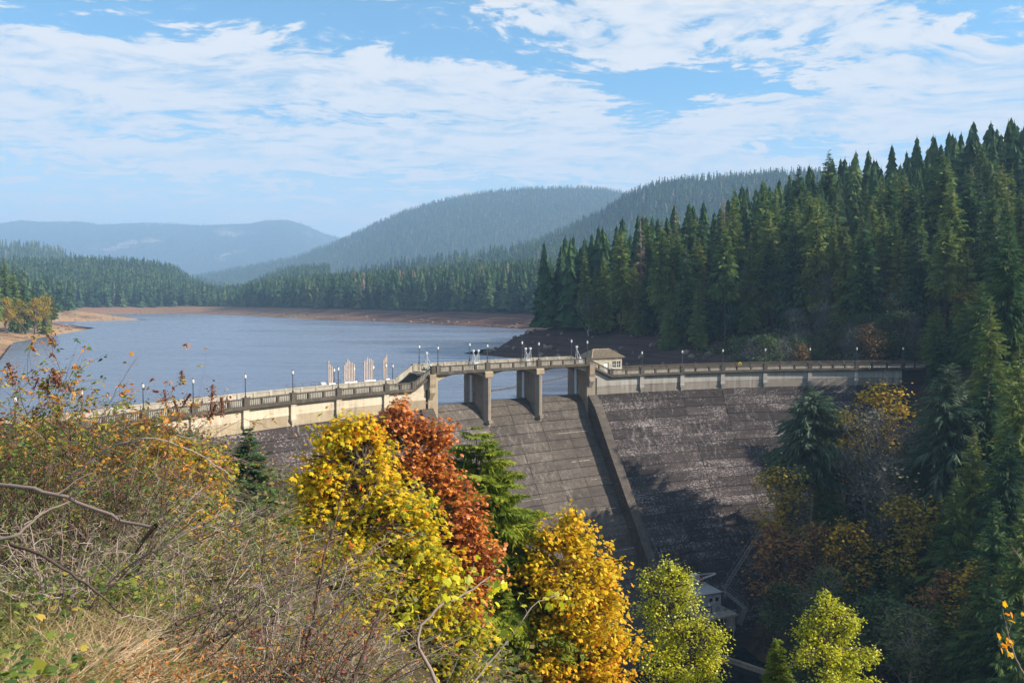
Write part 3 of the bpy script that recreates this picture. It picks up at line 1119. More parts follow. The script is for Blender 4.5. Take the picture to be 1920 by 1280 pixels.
# spans: segmental arches carrying the raised walkway
for a, b in zip(BR[:-1], BR[1:]):
    ths = np.linspace(a, b, 17)
    mb = MB()
    for o0_, o1_, zc in ((-5.3, -4.6, 0.0), (-0.65, 0.0, 0.0)):
        def prof(th, o0_=o0_, o1_=o1_):
            u = (th - a) / (b - a) * 2 - 1
            zs = 5.95 + 1.10 * (1 - abs(u) ** 2.3)
            return [(o0_, zs), (o1_, zs), (o1_, 7.0 + RISE * 0 + 0.02), (o0_, 7.02)]
        arc_loft(mb, ths, lambda th, p=prof: [(q_[0], max(q_[1], p(th)[0][1] + 0.0)) if i < 2 else (q_[0], 7.30) for i, q_ in enumerate(p(th))])
    sp = dpart(mb, 'bridge_arch', M['band_low'])
    mb = MB()
    arc_loft(mb, ths, [(-4.6, 7.06), (-0.65, 7.06), (-0.65, 7.11), (-4.6, 7.11)])
    dpart(mb, 'bridge_soffit', M['pier'], sp)

# abutments
for th, sd, mt in ((BR[0], 1, M['band_low']), (BR[3], -1, M['abut'])):
    mb = MB()
    c = radial(th)
    tn = Vector((c.y, -c.x, 0))       # toward decreasing angle (right)
    if tn.dot(Vector(AP(th - 1, 0, 0)) - Vector(AP(th, 0, 0))) < 0:
        tn = -tn
    o0 = Vector(AP(th, 0, 0))
    s0, s1 = (-2.0, -0.0) if sd > 0 else (0.0, 2.0)

    def P3(o, s_, z):
        return o0 + c * o + tn * s_ + Vector((0, 0, z))
    out = [(-6.6, s0), (0.16, s0), (0.16, s1), (-6.6, s1)]
    vs = [P3(o, s_, -6.0) for o, s_ in out] + [P3(o, s_, 7.35) for o, s_ in out]
    mb.add(vs, [(3, 2, 1, 0), (4, 5, 6, 7)] + [(i, (i + 1) % 4, 4 + (i + 1) % 4, 4 + i) for i in range(4)])
    ab = dpart(mb, 'abutment', mt)
    # bracket scroll below the railing
    mb = MB()
    sc_ = s0 + 0.5 if sd > 0 else s1 - 0.5
    rows = [(7.3, 0.95, 0.62), (5.6, 0.90, 0.62), (5.0, 0.70, 0.60), (4.2, 0.85, 0.55), (3.6, 0.55, 0.45), (2.9, 0.17, 0.30)]
    if sd < 0:
        sc_ = 0.75
    vs = []
    for z, o, s_ in rows:
        vs += [P3(0.0, sc_ - s_, z), P3(o, sc_ - s_, z), P3(o, sc_ + s_, z), P3(0.0, sc_ + s_, z)]
    fs = [(3, 2, 1, 0), tuple(range(len(vs) - 4, len(vs)))]
    for i in range(len(rows) - 1):
        for j in range(4):
            fs.append((i * 4 + j, i * 4 + (j + 1) % 4, i * 4 + 4 + (j + 1) % 4, i * 4 + 4 + j))
    mb.add(vs, fs)
    dpart(mb, 'scroll_bracket', mt, ab)
    for oo in (-3.6,):
        mb = MB()
        mb.box(P3(oo, (s1 if sd > 0 else s0) + 0.08 * sd, 3.6), (0.7, 0.2, 6.4), math.atan2(c.y, c.x))
        dpart(mb, 'gate_slot', M['galv'], ab)

# training walls down each side of the chute
for th0, th1, top, name in ((119.32, 118.62, 1.55, 'training_wall'), (132.35, 131.45, 0.75, 'training_wall')):
    mb = MB()
    zs = list(np.linspace(1.5, -41, 22))
    vs, fs = [], []
    for z in zs:
        f1 = face_off(z) + top * min(1, (1.6 - z) / 2.5) + 0.15
        f0 = spill_off(min(z, 1.4)) - 1.5
        vs += [AP(th0, f0, z), AP(th0, f1, z), AP(th1, f1, z), AP(th1, f0, z)]
    for i in range(len(zs) - 1):
        for j in range(4):
            fs.append((i * 4 + j, i * 4 + (j + 1) % 4, i * 4 + 4 + (j + 1) % 4, i * 4 + 4 + j))
    fs += [(3, 2, 1, 0), tuple(range(len(vs) - 4, len(vs)))]
    mb.add(vs, fs)
    dpart(mb, name, M['spill'])

# ------------------------------------------------------------------ lamps on the dam
lamp_post_me = None


def lamp(name, label, p, zbase, group):
    global lamp_post_me
    t = thing(name, label, 'lamp post', (p[0], p[1], zbase), 0, group)
    if lamp_post_me is None:
        a = MB()
        a.lathe([(0.15, 0), (0.15, 0.25), (0.075, 0.32), (0.06, 2.55), (0.10, 2.6), (0.10, 2.68)], (0, 0, 0), 8)
        b = MB()
        b.lathe([(0.08, 2.66), (0.16, 2.80), (0.155, 3.06), (0.10, 3.20)], (0, 0, 0), 8)
        c = MB()
        c.lathe([(0.14, 3.21), (0.09, 3.29), (0.03, 3.38)], (0, 0, 0), 8)
        lamp_post_me = (a.mesh('post', M['steel']), b.mesh('lantern', M['lampglass']), c.mesh('lantern_cap', M['steel']))
    for nm, me_ in zip(('post', 'lantern', 'lantern_cap'), lamp_post_me):
        obj(nm, me_, t)
    return t


G_L = 'lamp posts along the dam'
names_l = ['lamp post on the left railing, hidden farthest left among the shrub twigs', 'lamp post on the left railing just behind the shrub tops',
           'lamp post on the left railing beside the brown flower heads', 'first clear lamp post right of the shrubs on the left railing',
           'lamp post on the left railing above the dark fir tip', 'lamp post on the left railing, third from the bridge stairs',
           'lamp post on the railing in front of the leftmost pipe bundle', 'lamp post on the railing at the foot of the left stairs']
for th, lb in zip(LAMPS_L, names_l):
    lamp('lamp_post', lb, AP(th, 0.22, 0), 6.32, G_L)
names_b = ['front lamp post at the left end of the arched bridge', 'front lamp post above the left pier of the bridge',
           'front lamp post above the right pier of the bridge', 'front lamp post at the right end of the bridge beside the tile roofed hut']
names_bb = ['rear lamp post at the left end of the bridge above the stairs', 'rear lamp post beside the left pair of hoist frames',
            'rear lamp post beside the right pair of hoist frames', 'rear lamp post beside the single hoist frame near the hut']
for th, lb, lb2 in zip(BR, names_b, names_bb):
    lamp('lamp_post', lb, AP(th, 0.22, 0), 6.32 + RISE, G_L)
    lamp('lamp_post', lb2, AP(th, -5.3, 0), 6.30 + RISE, G_L)
names_r = ['lamp post on the right railing nearest the tile roofed hut', 'second lamp post right of the hut on the right railing',
           'third lamp post right of the hut on the right railing', 'fourth lamp post right of the hut on the right railing',
           'fifth lamp post right of the hut, before the grey bare trees', 'sixth lamp post right of the hut, faint against the dark trees',
           'last lamp post at the far right end of the dam railing']
for th, lb in zip(LAMPS_R, names_r):
    lamp('lamp_post', lb, AP(th, 0.22, 0), 6.32, G_L)

# ------------------------------------------------------------------ hoist frames on the bridge
def hoist(label, th, ds, flip):
    p = AP(th, -4.9, 7.46)
    t = thing('gate_hoist', label, 'gate hoist', p, rad(th) + math.pi / 2, 'hoist frames on the bridge')
    for x, y in ((ds, 0.0), (ds, 0.8)):
        mb = MB()
        mb.tube([(x, y, 0), (x, 0.4 + (y - 0.4) * 0.25, 3.05)], 0.055, 0.045)
        mb.build('leg', M['galv'], t)
    mb = MB()
    mb.tube([(ds, 0.4, 2.75), (ds + 1.35 * flip, 0.4, 0.1)], 0.05)
    mb.build('brace', M['galv'], t)
    mb = MB()
    mb.tube([(ds, 0.2, 3.1), (ds, 0.6, 3.1)], 0.22, n=10)
    mb.build('sheave', M['galv'], t)
    mb = MB()
    mb.box((ds + 0.75 * flip, 0.4, 0.35), (0.8, 0.7, 0.7))
    mb.tube([(ds + 0.75 * flip, 0.4, 0.7), (ds + 0.75 * flip, 0.4, 1.0)], 0.28, n=10)
    mb.build('winch', M['white'], t)
    return t


for th, rows in ((BR[0], [(-1.0, -1, 'pale hoist frame at the top of the left stairs')]),
                 (BR[1], [(-0.25, -1, 'left frame of the hoist pair over the left pier'), (-1.35, 1, 'right frame of the hoist pair over the left pier')]),
                 (BR[2], [(-0.25, -1, 'left frame of the hoist pair over the right pier'), (-1.35, 1, 'right frame of the hoist pair over the right pier')]),
                 (BR[3], [(-0.7, -1, 'pale hoist frame at the right end of the bridge near the hut')])):
    for ds, fl, lb in rows:
        hoist(lb, th, ds, fl)

# ------------------------------------------------------------------ the tile-roofed hut on the crest
def hut():
    th = 116.75
    p = AP(th, -6.6, 5.0)
    t = thing('gate_house', 'small tan gate hut with hipped tile roof on the dam crest', 'hut', p, rad(th) - math.pi / 2)
    # local x: along the dam to the right, local -y: toward the camera
    L_, W_, H_ = 6.9, 4.6, 3.0
    fy = -W_ / 2
    mb = MB()
    wins = [(1.15, 2.05), (2.25, 3.1)]
    doors = [(-0.9, 0.3)]
    # front wall built round its openings
    xs = [-L_ / 2, -0.9, 0.3, 1.15, 2.05, 2.25, 3.1, L_ / 2]
    for i in range(len(xs) - 1):
        a, b = xs[i], xs[i + 1]
        if (a, b) in wins:
            mb.box(((a + b) / 2, fy, 0.55), (b - a, 0.3, 1.1))
            mb.box(((a + b) / 2, fy, 2.72), (b - a, 0.3, 0.56))
        elif (a, b) in doors:
            mb.box(((a + b) / 2, fy, 2.62), (b - a, 0.3, 0.76))
        else:
            mb.box(((a + b) / 2, fy, H_ / 2), (b - a, 0.3, H_))
    mb.box((0, -fy, H_ / 2), (L_, 0.3, H_))
    mb.box((-L_ / 2 + 0.15, 0, H_ / 2), (0.3, W_ - 0.32, H_))
    mb.box((L_ / 2 - 0.15, 0, H_ / 2), (0.3, W_ - 0.32, H_))
    mb.build('wall', M['stucco'], t)
    mb = MB()
    mb.box((0, 0, H_ + 0.08), (L_ + 0.5, W_ + 0.5, 0.16))
    mb.build('cornice', M['stucco'], t)
    for a, b in wins:
        mb = MB()
        mb.box(((a + b) / 2, fy + 0.02, 1.77), (b - a, 0.06, 1.34))
        f_ = mb.build('window', M['glass'], t)
        mb = MB()
        for x in (a + 0.03, b - 0.03, (a + b) / 2):
            mb.box((x, fy - 0.04, 1.77), (0.06, 0.08, 1.34))
        for z in (1.13, 1.77, 2.41):
            mb.box(((a + b) / 2, fy - 0.045, z), (b - a - 0.13, 0.07, 0.06))
        mb.build('window_frame', M['white'], f_)
        mb = MB()
        mb.box(((a + b) / 2, fy - 0.2, 1.06), (b - a + 0.2, 0.16, 0.10))
        mb.build('sill', M['white'], f_)
    mb = MB()
    mb.box((-0.3, fy + 0.03, 1.12), (1.18, 0.08, 2.22))
    d_ = mb.build('door', M['white'], t)
    mb = MB()
    mb.box((0.12, fy - 0.05, 1.1), (0.05, 0.08, 0.16))
    mb.build('handle', M['steel'], d_)
    # hipped roof, courses of barrel tiles as ribs
    ex, ey, rz, rl = L_ / 2 + 0.5, W_ / 2 + 0.5, 1.55, 1.9
    z0 = H_ + 0.17
    mb = MB()
    mb.add([(-ex, -ey, z0), (ex, -ey, z0), (ex, ey, z0), (-ex, ey, z0), (-rl, 0, z0 + rz), (rl, 0, z0 + rz)],
           [(0, 1, 5, 4), (1, 2, 5), (2, 3, 4, 5), (3, 0, 4), (3, 2, 1, 0)])
    rf = mb.build('roof', M['tile'], t)
    mb = MB()
    for sy in (-1, 1):
        for x in np.arange(-ex + 0.12, ex, 0.24):
            lim = 1.0 if abs(x) <= rl else (ex - abs(x)) / (ex - rl)
            if lim > 0.06:
                mb.tube([(x, sy * ey, z0 + 0.03), (x, sy * ey * (1 - lim), z0 + 0.03 + rz * lim)], 0.075, n=5)
    for sx in (-1, 1):
        for y in np.arange(-ey + 0.12, ey, 0.24):
            lim = (ey - abs(y)) / ey
            if lim > 0.06:
                mb.tube([(sx * ex, y, z0 + 0.03), (sx * (ex - (ex - rl) * lim), y, z0 + 0.03 + rz * lim)], 0.075, n=5)
    mb.build('roof_tiles', M['tile'], rf, kind='stuff')
    mb = MB()
    mb.tube([(-rl, 0, z0 + rz + 0.05), (rl, 0, z0 + rz + 0.05)], 0.12)
    for sx in (-1, 1):
        for sy in (-1, 1):
            mb.tube([(sx * rl, 0, z0 + rz + 0.05), (sx * ex, sy * ey, z0 + 0.06)], 0.11)
    mb.build('ridge_cap', M['tile'], rf)


hut()

# ------------------------------------------------------------------ intake platform with its bundles of pipes behind the left crest
pa = at_z(600, 722, 4.6)
plat = thing('intake_platform', 'pale concrete intake platform with railing behind the left crest', 'platform', (0, 0, 0))
P0, P1 = np.array(AP(138.4, -6.6, 0)), np.array(AP(133.6, -6.6, 0))
tv = (P1 - P0) / np.linalg.norm(P1 - P0)
nv = np.array([-tv[1], tv[0], 0])
if nv[1] < 0:
    nv = -nv
L_ = np.linalg.norm(P1 - P0)
ang = math.atan2(tv[1], tv[0])
mid = (P0 + P1) / 2 + nv * 3.2
plat.location = (mid[0], mid[1], 0)
plat.rotation_euler = (0, 0, ang)
mb = MB()
mb.box((0, 0, 1.6), (L_, 5.6, 6.4))
mb.build('tower', M['rear'], plat)
mb = MB()
mb.box((0, 0, 4.93), (L_ + 0.4, 6.0, 0.24))
mb.build('deck', M['rear'], plat)
mb = MB()
for x in np.arange(-L_ / 2, L_ / 2 + 0.1, 1.5):
    mb.tube([(x, 2.9, 5.05), (x, 2.9, 6.1)], 0.03)
for z in (5.6, 6.1):
    mb.tube([(-L_ / 2, 2.9, z), (L_ / 2, 2.9, z)], 0.03)
mb.build('handrail', M['steel'], plat)


def plat_x(px):
    """place along the platform seen at this photo column"""
    best, bx = 1e9, 0
    for x in np.linspace(-L_ / 2 - 3, L_ / 2 + 6, 400):
        p = mid + tv * x + nv * 0.6
        e = abs(960 + FPX * p[0] / p[1] - px)
        if e < best:
            best, bx = e, x
    return bx


bundles = [([615, 618.5, 622], [9.6, 8.9, 8.6], 'leftmost pipe bundle, three short pipes on the intake platform'),
           ([644.5, 647.5, 650.5, 653.5, 656.5, 660, 663], [8.7, 9.2, 9.7, 9.4, 9.0, 9.0, 8.8], 'second pipe bundle from the left on the intake platform'),
           ([682, 685, 688, 691.5, 694.5, 697.5], [9.2, 9.4, 9.8, 9.5, 9.4, 9.2], 'third pipe bundle from the left on the intake platform'),
           ([718.5, 721, 724], [9.2, 9.6, 10.1], 'rightmost pipe bundle, three pipes near the bridge stairs')]
for pxs, tops, lb in bundles:
    xs = [plat_x(p) for p in pxs]
    c = mid + tv * np.mean(xs) + nv * 0.6
    t = thing('pipe_bundle', lb, 'pipe bundle', (c[0], c[1], 5.05), ang, 'pipe bundles on the intake platform')
    for x, zt in zip(xs, tops):
        mb = MB()
        mb.tube([(x - np.mean(xs), 0, 0), (x - np.mean(xs), 0, zt - 5.05)], 0.115, n=8)
        mb.tube([(x - np.mean(xs), 0, zt - 5.10), (x - np.mean(xs), 0, zt - 4.95)], 0.14, n=8)
        mb.build('pipe', M['pipe'], t)
    mb = MB()
    wv = max(xs) - min(xs) + 0.6
    mb.box((0, 0, 0.25), (wv, 0.7, 0.5))
    for x in xs:
        mb.tube([(x - np.mean(xs) - 0.25, -0.35, 0.75), (x - np.mean(xs) + 0.25, -0.35, 0.75)], 0.20, n=10)
    mb.build('valve_base', M['galv'], t)
for px, lb in ((627, 'short lamp post right of the leftmost pipe bundle'), (665, 'short lamp post between the second and third pipe bundles'),
               (701.5, 'short lamp post right of the third pipe bundle'), (745, 'short lamp post left of the bridge stairs on the intake platform')):
    c = mid + tv * plat_x(px) + nv * 0.9
    lamp('lamp_post', lb, c, 5.1, G_L)
c = mid + tv * (plat_x(602)) + nv * 0.3
t = thing('valve_box', 'small white valve box left of the pipe bundles', 'valve box', (c[0], c[1], 5.05), ang)
mb = MB()
mb.box((0, 0, 0.45), (0.9, 0.7, 0.9))
mb.build('cabinet', M['white'], t)
mb = MB()
mb.add([(-0.5, -0.42, 0.9), (0.5, -0.42, 0.9), (0.5, 0.42, 0.9), (-0.5, 0.42, 0.9), (-0.4, 0, 1.2), (0.4, 0, 1.2)], [(0, 1, 5, 4), (1, 2, 5), (2, 3, 4, 5), (3, 0, 4), (3, 2, 1, 0)])
mb.build('lid', M['galv'], t)


# life ring on the left wall, yellow float on the right railing
def ringmesh(R_, r_):
    vs, fs = [], []
    for i in range(16):
        for j in range(6):
            a, b = 2 * math.pi * i / 16, 2 * math.pi * j / 6
            vs.append(((R_ + r_ * math.cos(b)) * math.cos(a), r_ * math.sin(b), (R_ + r_ * math.cos(b)) * math.sin(a)))
            fs.append((i * 6 + j, ((i + 1) % 16) * 6 + j, ((i + 1) % 16) * 6 + (j + 1) % 6, i * 6 + (j + 1) % 6))
    return vs, fs


for th, off, z, R_, mt, lb, nm in ((143.4, -5.2, 5.85, 0.34, M['ring'], 'faded orange life ring hanging on the left rear wall', 'life_ring'),
                                   (106.7, 0.10, 6.42, 0.30, M['yellow'], 'small yellow life ring on the right railing', 'life_ring')):
    p = AP(th, off, z)
    mb = MB()
    mb.add(*ringmesh(R_, 0.10))
    o = mb.build(nm, mt)
    o.location = p
    o.rotation_euler = (0, 0, rad(th) - math.pi / 2)
    tag(o, lb, 'life ring', 'life rings on the dam')

# floating log boom behind the spillway
t = thing('log_boom', 'thin dark floating log boom on the lake behind the arches', 'log boom', (0, 0, 0))
bp_ = [at_z(880, 741, 0), at_z(921, 733, 0), at_z(968, 726, 0), at_z(1018, 717, 0), at_z(1062, 707, 0), at_z(1085, 700, 0)]
path = []
for a, b in zip(bp_[:-1], bp_[1:]):
    for s_ in np.linspace(0, 1, 4)[:-1]:
        path.append(a + (b - a) * s_)
path.append(bp_[-1])
for a, b in zip(path[:-1], path[1:]):
    mb = MB()
    d = (b - a)
    mb.tube([tuple(a + d * 0.03 + np.array([0, 0, 0.06])), tuple(b - d * 0.03 + np.array([0, 0, 0.06]))], 0.22, n=6)
    mb.build('boom_log', M['log'], t)

# ------------------------------------------------------------------ valve house at the toe
def valve_house():
    c = at_z(1316, 1140, -33.5)
    th = 113.0
    SCL = 0.76
    t = thing('valve_house', 'grey two window valve house on a platform at the dam toe', 'valve house', (c[0], c[1], -33.5), rad(th) - math.pi / 2)
    t.scale = (SCL,) * 3
    L_, W_, H_ = 6.6, 5.0, 4.2
    fy = -W_ / 2
    mb = MB()
    xs = [-L_ / 2, 0.1, 1.0, 1.75, 2.65, L_ / 2]
    for i in range(5):
        a, b = xs[i], xs[i + 1]
        if i in (1, 3):
            mb.box(((a + b) / 2, fy, 1.12), (b - a, 0.25, 2.25))
            mb.box(((a + b) / 2, fy, 3.68), (b - a, 0.25, 1.04))
        else:
            mb.box(((a + b) / 2, fy, H_ / 2), (b - a, 0.25, H_))
    mb.box((0, -fy, H_ / 2), (L_, 0.25, H_))
    mb.box((-L_ / 2 + 0.13, 0, H_ / 2), (0.25, W_ - 0.28, H_))
    mb.box((L_ / 2 - 0.13, 0, H_ / 2), (0.25, W_ - 0.28, H_))
    mb.build('wall', M['wallpaint'], t)
    for a, b in ((0.1, 1.0), (1.75, 2.65)):
        mb = MB()
        mb.box(((a + b) / 2, fy + 0.02, 2.7), (b - a, 0.06, 0.9))
        wd = mb.build('window', M['glass'], t)
        mb = MB()
        for x in (a + 0.03, b - 0.03):
            mb.box((x, fy - 0.04, 2.7), (0.06, 0.07, 0.9))
        mb.box(((a + b) / 2, fy - 0.05, 2.27), (b - a - 0.13, 0.06, 0.06))
        mb.box(((a + b) / 2, fy - 0.05, 3.12), (b - a - 0.13, 0.06, 0.06))
        mb.build('window_frame', M['steel'], wd)
    # low gable/hip roof
    ex, ey = L_ / 2 + 0.45, W_ / 2 + 0.45
    mb = MB()
    mb.add([(-ex, -ey, H_), (ex, -ey, H_), (ex, ey, H_), (-ex, ey, H_), (-ex + 1.6, 0.3, H_ + 1.25), (ex - 2.2, 0.3, H_ + 1.25)],
           [(0, 1, 5, 4), (1, 2, 5), (2, 3, 4, 5), (3, 0, 4), (3, 2, 1, 0)])
    rf = mb.build('roof', M['metalroof'], t)
    mb = MB()
    mb.box((0.6, 0.3, H_ + 1.35), (1.1, 0.8, 0.5))
    mb.build('roof_vent', M['galv'], rf)
    # platform with posts and dark undercroft
    mb = MB()
    mb.box((0.6, -1.6, -0.2), (L_ + 3.0, W_ + 4.2, 0.38))
    mb.build('platform', M['rear'], t)
    for x in (-3.6, -0.6, 1.9, 4.6):
        mb = MB()
        mb.tube([(x, fy - 3.0, -0.4), (x, fy - 3.0, -5.5)], 0.12)
        mb.build('post', M['galv'], t)
    mb = MB()
    mb.box((0.6, 1.0, -3.0), (L_ + 2.8, W_ - 1.0, 5.2))
    mb.build('foundation', M['core'], t)
    mb = MB()
    for x in np.arange(-3.9, 5.2, 1.4):
        mb.tube([(x, fy - 3.5, 0), (x, fy - 3.5, 1.05)], 0.03)
    for z in (0.55, 1.05):
        mb.tube([(-3.9, fy - 3.5, z), (5.1, fy - 3.5, z)], 0.03)
    mb.build('handrail', M['galv'], t)
    mb = MB()
    mb.tube([(-ex, -ey - 0.05, H_ + 0.02), (ex, -ey - 0.05, H_ + 0.02)], 0.09, n=6)
    mb.build('gutter', M['steel'], rf)
    mb = MB()
    mb.tube([(L_ / 2 - 0.3, -ey - 0.02, H_), (L_ / 2 - 0.3, fy - 0.2, H_ - 0.5), (L_ / 2 - 0.3, fy - 0.2, 0.1)], 0.06, n=6)
    mb.build('downpipe', M['galv'], t)
    mb = MB()
    mb.tube([(-2.6, fy - 0.6, 0), (-2.6, fy - 0.6, 1.4), (0.4, fy - 0.6, 1.4), (0.4, fy - 0.6, 0)], 0.14, n=8)
    mb.build('pipe', M['steel'], t)
    # hand wheels on the platform
    for x, y in ((1.7, fy - 1.2), (3.2, fy - 2.0)):
        mb = MB()
        vs, fs = ringmesh(0.45, 0.06)
        mb.add([(x + a, y + b, 0.95 + c_) for a, b, c_ in vs], fs)
        for k_ in range(3):
            a = math.pi * k_ / 3
            mb.tube([(x - 0.42 * math.cos(a), y, 0.95 - 0.42 * math.sin(a)), (x + 0.42 * math.cos(a), y, 0.95 + 0.42 * math.sin(a))], 0.035, n=5)
        hw_ = mb.build('hand_wheel', M['steel'], t)
        mb = MB()
        mb.tube([(x, y + 0.1, 0), (x, y + 0.1, 0.95)], 0.12)
        mb.build('stem', M['galv'], hw_)
    # hoist crane on the roof
    c2 = Matrix.Rotation(rad(th) - math.pi / 2, 4, 'Z') @ (Vector((-1.5, 0.6, H_ + 1.0)) * SCL)
    k = thing('jib_crane', 'white jib crane with hooded cab on the valve house roof', 'crane', Vector((c[0], c[1], -33.5)) + c2, rad(th) - math.pi / 2)
    mb = MB()
    mb.tube([(0, 0, 0), (0, 0, 0.9)], 0.35, n=10)
    mb.build('mast', M['galv'], k)
    mb = MB()
    mb.add([(-1.2, -0.8, 0.9), (0.9, -0.8, 0.9), (0.9, 0.8, 0.9), (-1.2, 0.8, 0.9), (-0.5, -0.7, 2.6), (0.7, -0.7, 2.75), (0.7, 0.7, 2.75), (-0.5, 0.7, 2.6)],
           [(3, 2, 1, 0), (4, 5, 6, 7), (0, 1, 5, 4), (1, 2, 6, 5), (2, 3, 7, 6), (3, 0, 4, 7)])
    mb.build('hood', M['galv'], k)
    k.scale = (SCL,) * 3
    mb = MB()
    for y in (-0.35, 0.35):
        mb.tube([(0.9, y, 1.3), (5.6, y * 0.4, 2.1)], 0.08)
        mb.tube([(0.7, y, 2.5), (5.6, y * 0.4, 2.3)], 0.04)
    for s_ in np.linspace(0.1, 1, 6):
        mb.tube([(0.9 + 4.7 * s_, -0.35 + 0.2 * s_, 1.3 + 0.8 * s_), (0.9 + 4.7 * s_, 0.35 - 0.2 * s_, 1.3 + 0.8 * s_)], 0.03)
    mb.build('jib', M['white'], k)
    mb = MB()
    mb.box((1.6, 0, 1.35), (1.2, 0.6, 0.55))
    mb.build('winch', M['red'], k)
    # white tank beside the platform
    c3 = at_z(1370, 1160, -36.0)
    k = thing('water_tank', 'pale blue white tank beside the valve house platform', 'tank', (c3[0], c3[1], -37.3))
    mb = MB()
    mb.lathe([(0.8, 0), (0.8, 2.1), (0.75, 2.2), (0.2, 2.4)], (0, 0, 0), 14)
    mb.build('shell', M['white'], k)
    mb = MB()
    mb.lathe([(0.95, -0.6), (0.95, 0)], (0, 0, 0), 12)
    mb.build('plinth', M['rear'], k)


valve_house()


# steel stairways climbing from the valve house
def stairway(label, a, b, width, n):
    a, b = Vector(a), Vector(b)
    d = b - a
    sm = M['stairsteel']
    t = thing('steel_stairway', label, 'stairway', a, 0, 'steel stairways at the dam toe')
    side = d.cross(Vector((0, 0, 1))).normalized() * (width / 2)
    for s_ in (-1, 1):
        mb = MB()
        mb.tube([side * s_, d + side * s_], 0.055, n=4)
        mb.build('stringer', sm, t)
        mb = MB()
        up = Vector((0, 0, 1.05))
        mb.tube([side * s_ + up, d + side * s_ + up], 0.03, n=4)
        m_ = max(3, n // 4)
        for i in range(m_ + 1):
            q_ = d * (i / m_) + side * s_
            mb.tube([q_, q_ + up], 0.02, n=4)
        mb.build('handrail', sm, t)
    for i in range(n):
        mb = MB()
        p = d * ((i + 0.5) / n)
        mb.box(p, (width, 0.24, 0.05), math.atan2(side.y, side.x))
        mb.build('tread', sm, t)
    return t


stairway('long steel stairway climbing the rock right of the dam toe', at_y(1357, 1104, 151), at_y(1447, 962, 158), 0.75, 40)
stairway('steel stairway from the valve house platform down to the landing', at_y(1356, 1106, 148), at_y(1398, 1140, 145), 0.9, 14)
stairway('short steel stairway below the landing beside the white tank', at_y(1398, 1138, 144.5), at_y(1386, 1170, 143), 0.9, 14)

# low concrete wall in the pool
a, b = at_z(1345, 1226, -40.3), at_z(1500, 1278, -40.3)
t = thing('pool_wall', 'low concrete wall in the dark pool below the dam', 'wall', (0, 0, 0))
mb = MB()
d = b - a
mb.box(((a[0] + b[0]) / 2, (a[1] + b[1]) / 2, -41.0), (np.hypot(d[0], d[1]), 0.5, 1.4), math.atan2(d[1], d[0]))
mb.build('wall', M['rear'], t)
mb = MB()
mb.box(((a[0] + b[0]) / 2, (a[1] + b[1]) / 2, -40.25), (np.hypot(d[0], d[1]), 0.65, 0.10), math.atan2(d[1], d[0]))
mb.build('coping', M['rear'], t)

# ------------------------------------------------------------------ conifers
TRI = lambda a: np.array(a, int).reshape(-1, 3)


def branch_template(rg, k=4):
    """one drooping bough along +y: a spine with ragged side sprays"""
    V, F = [], []
    for i in range(k):
        s0 = i / (k + 0.6)
        for sd in (-1, 1):
            b = len(V)
            wl_ = 0.26 if k <= 5 else 0.26 * 5 / k
            wd = 0.36 * (1 - s0) + 0.07
            dx = rg.uniform(0.7, 1.2) * wd
            z0 = -0.18 * s0 * s0
            if k > 5:
                dx *= 0.6
            V += [(0, s0, z0 + 0.05), (0, s0 + wl_, z0 - 0.02), (sd * dx * 0.85, s0 + rg.uniform(0.20, 0.42), z0 - rg.uniform(0.10, 0.46) * (1.1 - 0.6 * s0))]
            F += [(b, b + 1, b + 2)]
    b = len(V)
    V += [(-0.06, 0.62, -0.07), (0.06, 0.62, -0.07), (0, 1.04, -0.24)]
    F += [(b, b + 1, b + 2)]
    return np.array(V, float), TRI(F)


def conifer_mesh(seed, H, R_, base, levels, per, k, mt, name='crown', ragged=0.35, drop=0.25, top=1.0, shape=0.85, tintc=0.45):
    rg = np.random.default_rng(seed)
    tm = TM()
    tmpl = [branch_template(rg, k) for _ in range(4)]
    for li in range(levels):
        f = li / (levels - 1)
        f = f ** 0.92
        z = H * (base + (top - base) * f)
        n = max(3, int(per * (1 - 0.5 * f) + rg.uniform(-1, 1.5)))
        Lr = R_ * max(0.03, (1 - f)) ** shape
        if f < 0.12:
            Lr *= 0.55 + 3.5 * f
        for q_ in range(n):
            if rg.random() < 0.10:
                continue
            az = rg.uniform(0, 2 * math.pi)
            L_ = Lr * (1 + rg.uniform(-ragged, ragged)) + 0.15
            up = 0.35 * f - drop * (1 - f) + rg.uniform(-0.15, 0.15)
            fw = np.array([[math.cos(az), math.sin(az), up]])
            nr = np.array([[rg.uniform(-.7, .7), rg.uniform(-.7, .7), 1.0]])
            tv_, tf = tmpl[rg.integers(4)]
            tint = np.clip(tintc + rg.uniform(-0.22, 0.22), 0, 1)
            tm.place(tv_, tf, np.array([[0, 0, z + rg.uniform(-.5, .5) * H / levels]]), frames(fw, nr), np.array([L_]), np.array([tint]))
    # leader
    tm.raw([(-0.10, 0, H * 0.95), (0.10, 0, H * 0.95), (0, 0.0, H * 1.015), (0, -0.1, H * 0.95), (0, 0.1, H * 0.95)], [(0, 1, 2), (3, 4, 2)], tintc)
    return tm.mesh(name, mt)


def trunk_mesh(H, r, mt, top=0.97, n=7):
    mb = MB()
    mb.tube([(0, 0, -1.5), (0.05, 0, H * 0.3), (-0.04, 0.03, H * 0.65), (0, 0, H * top)], r, r * 0.12, n)
    return mb.mesh('trunk', mt, True)


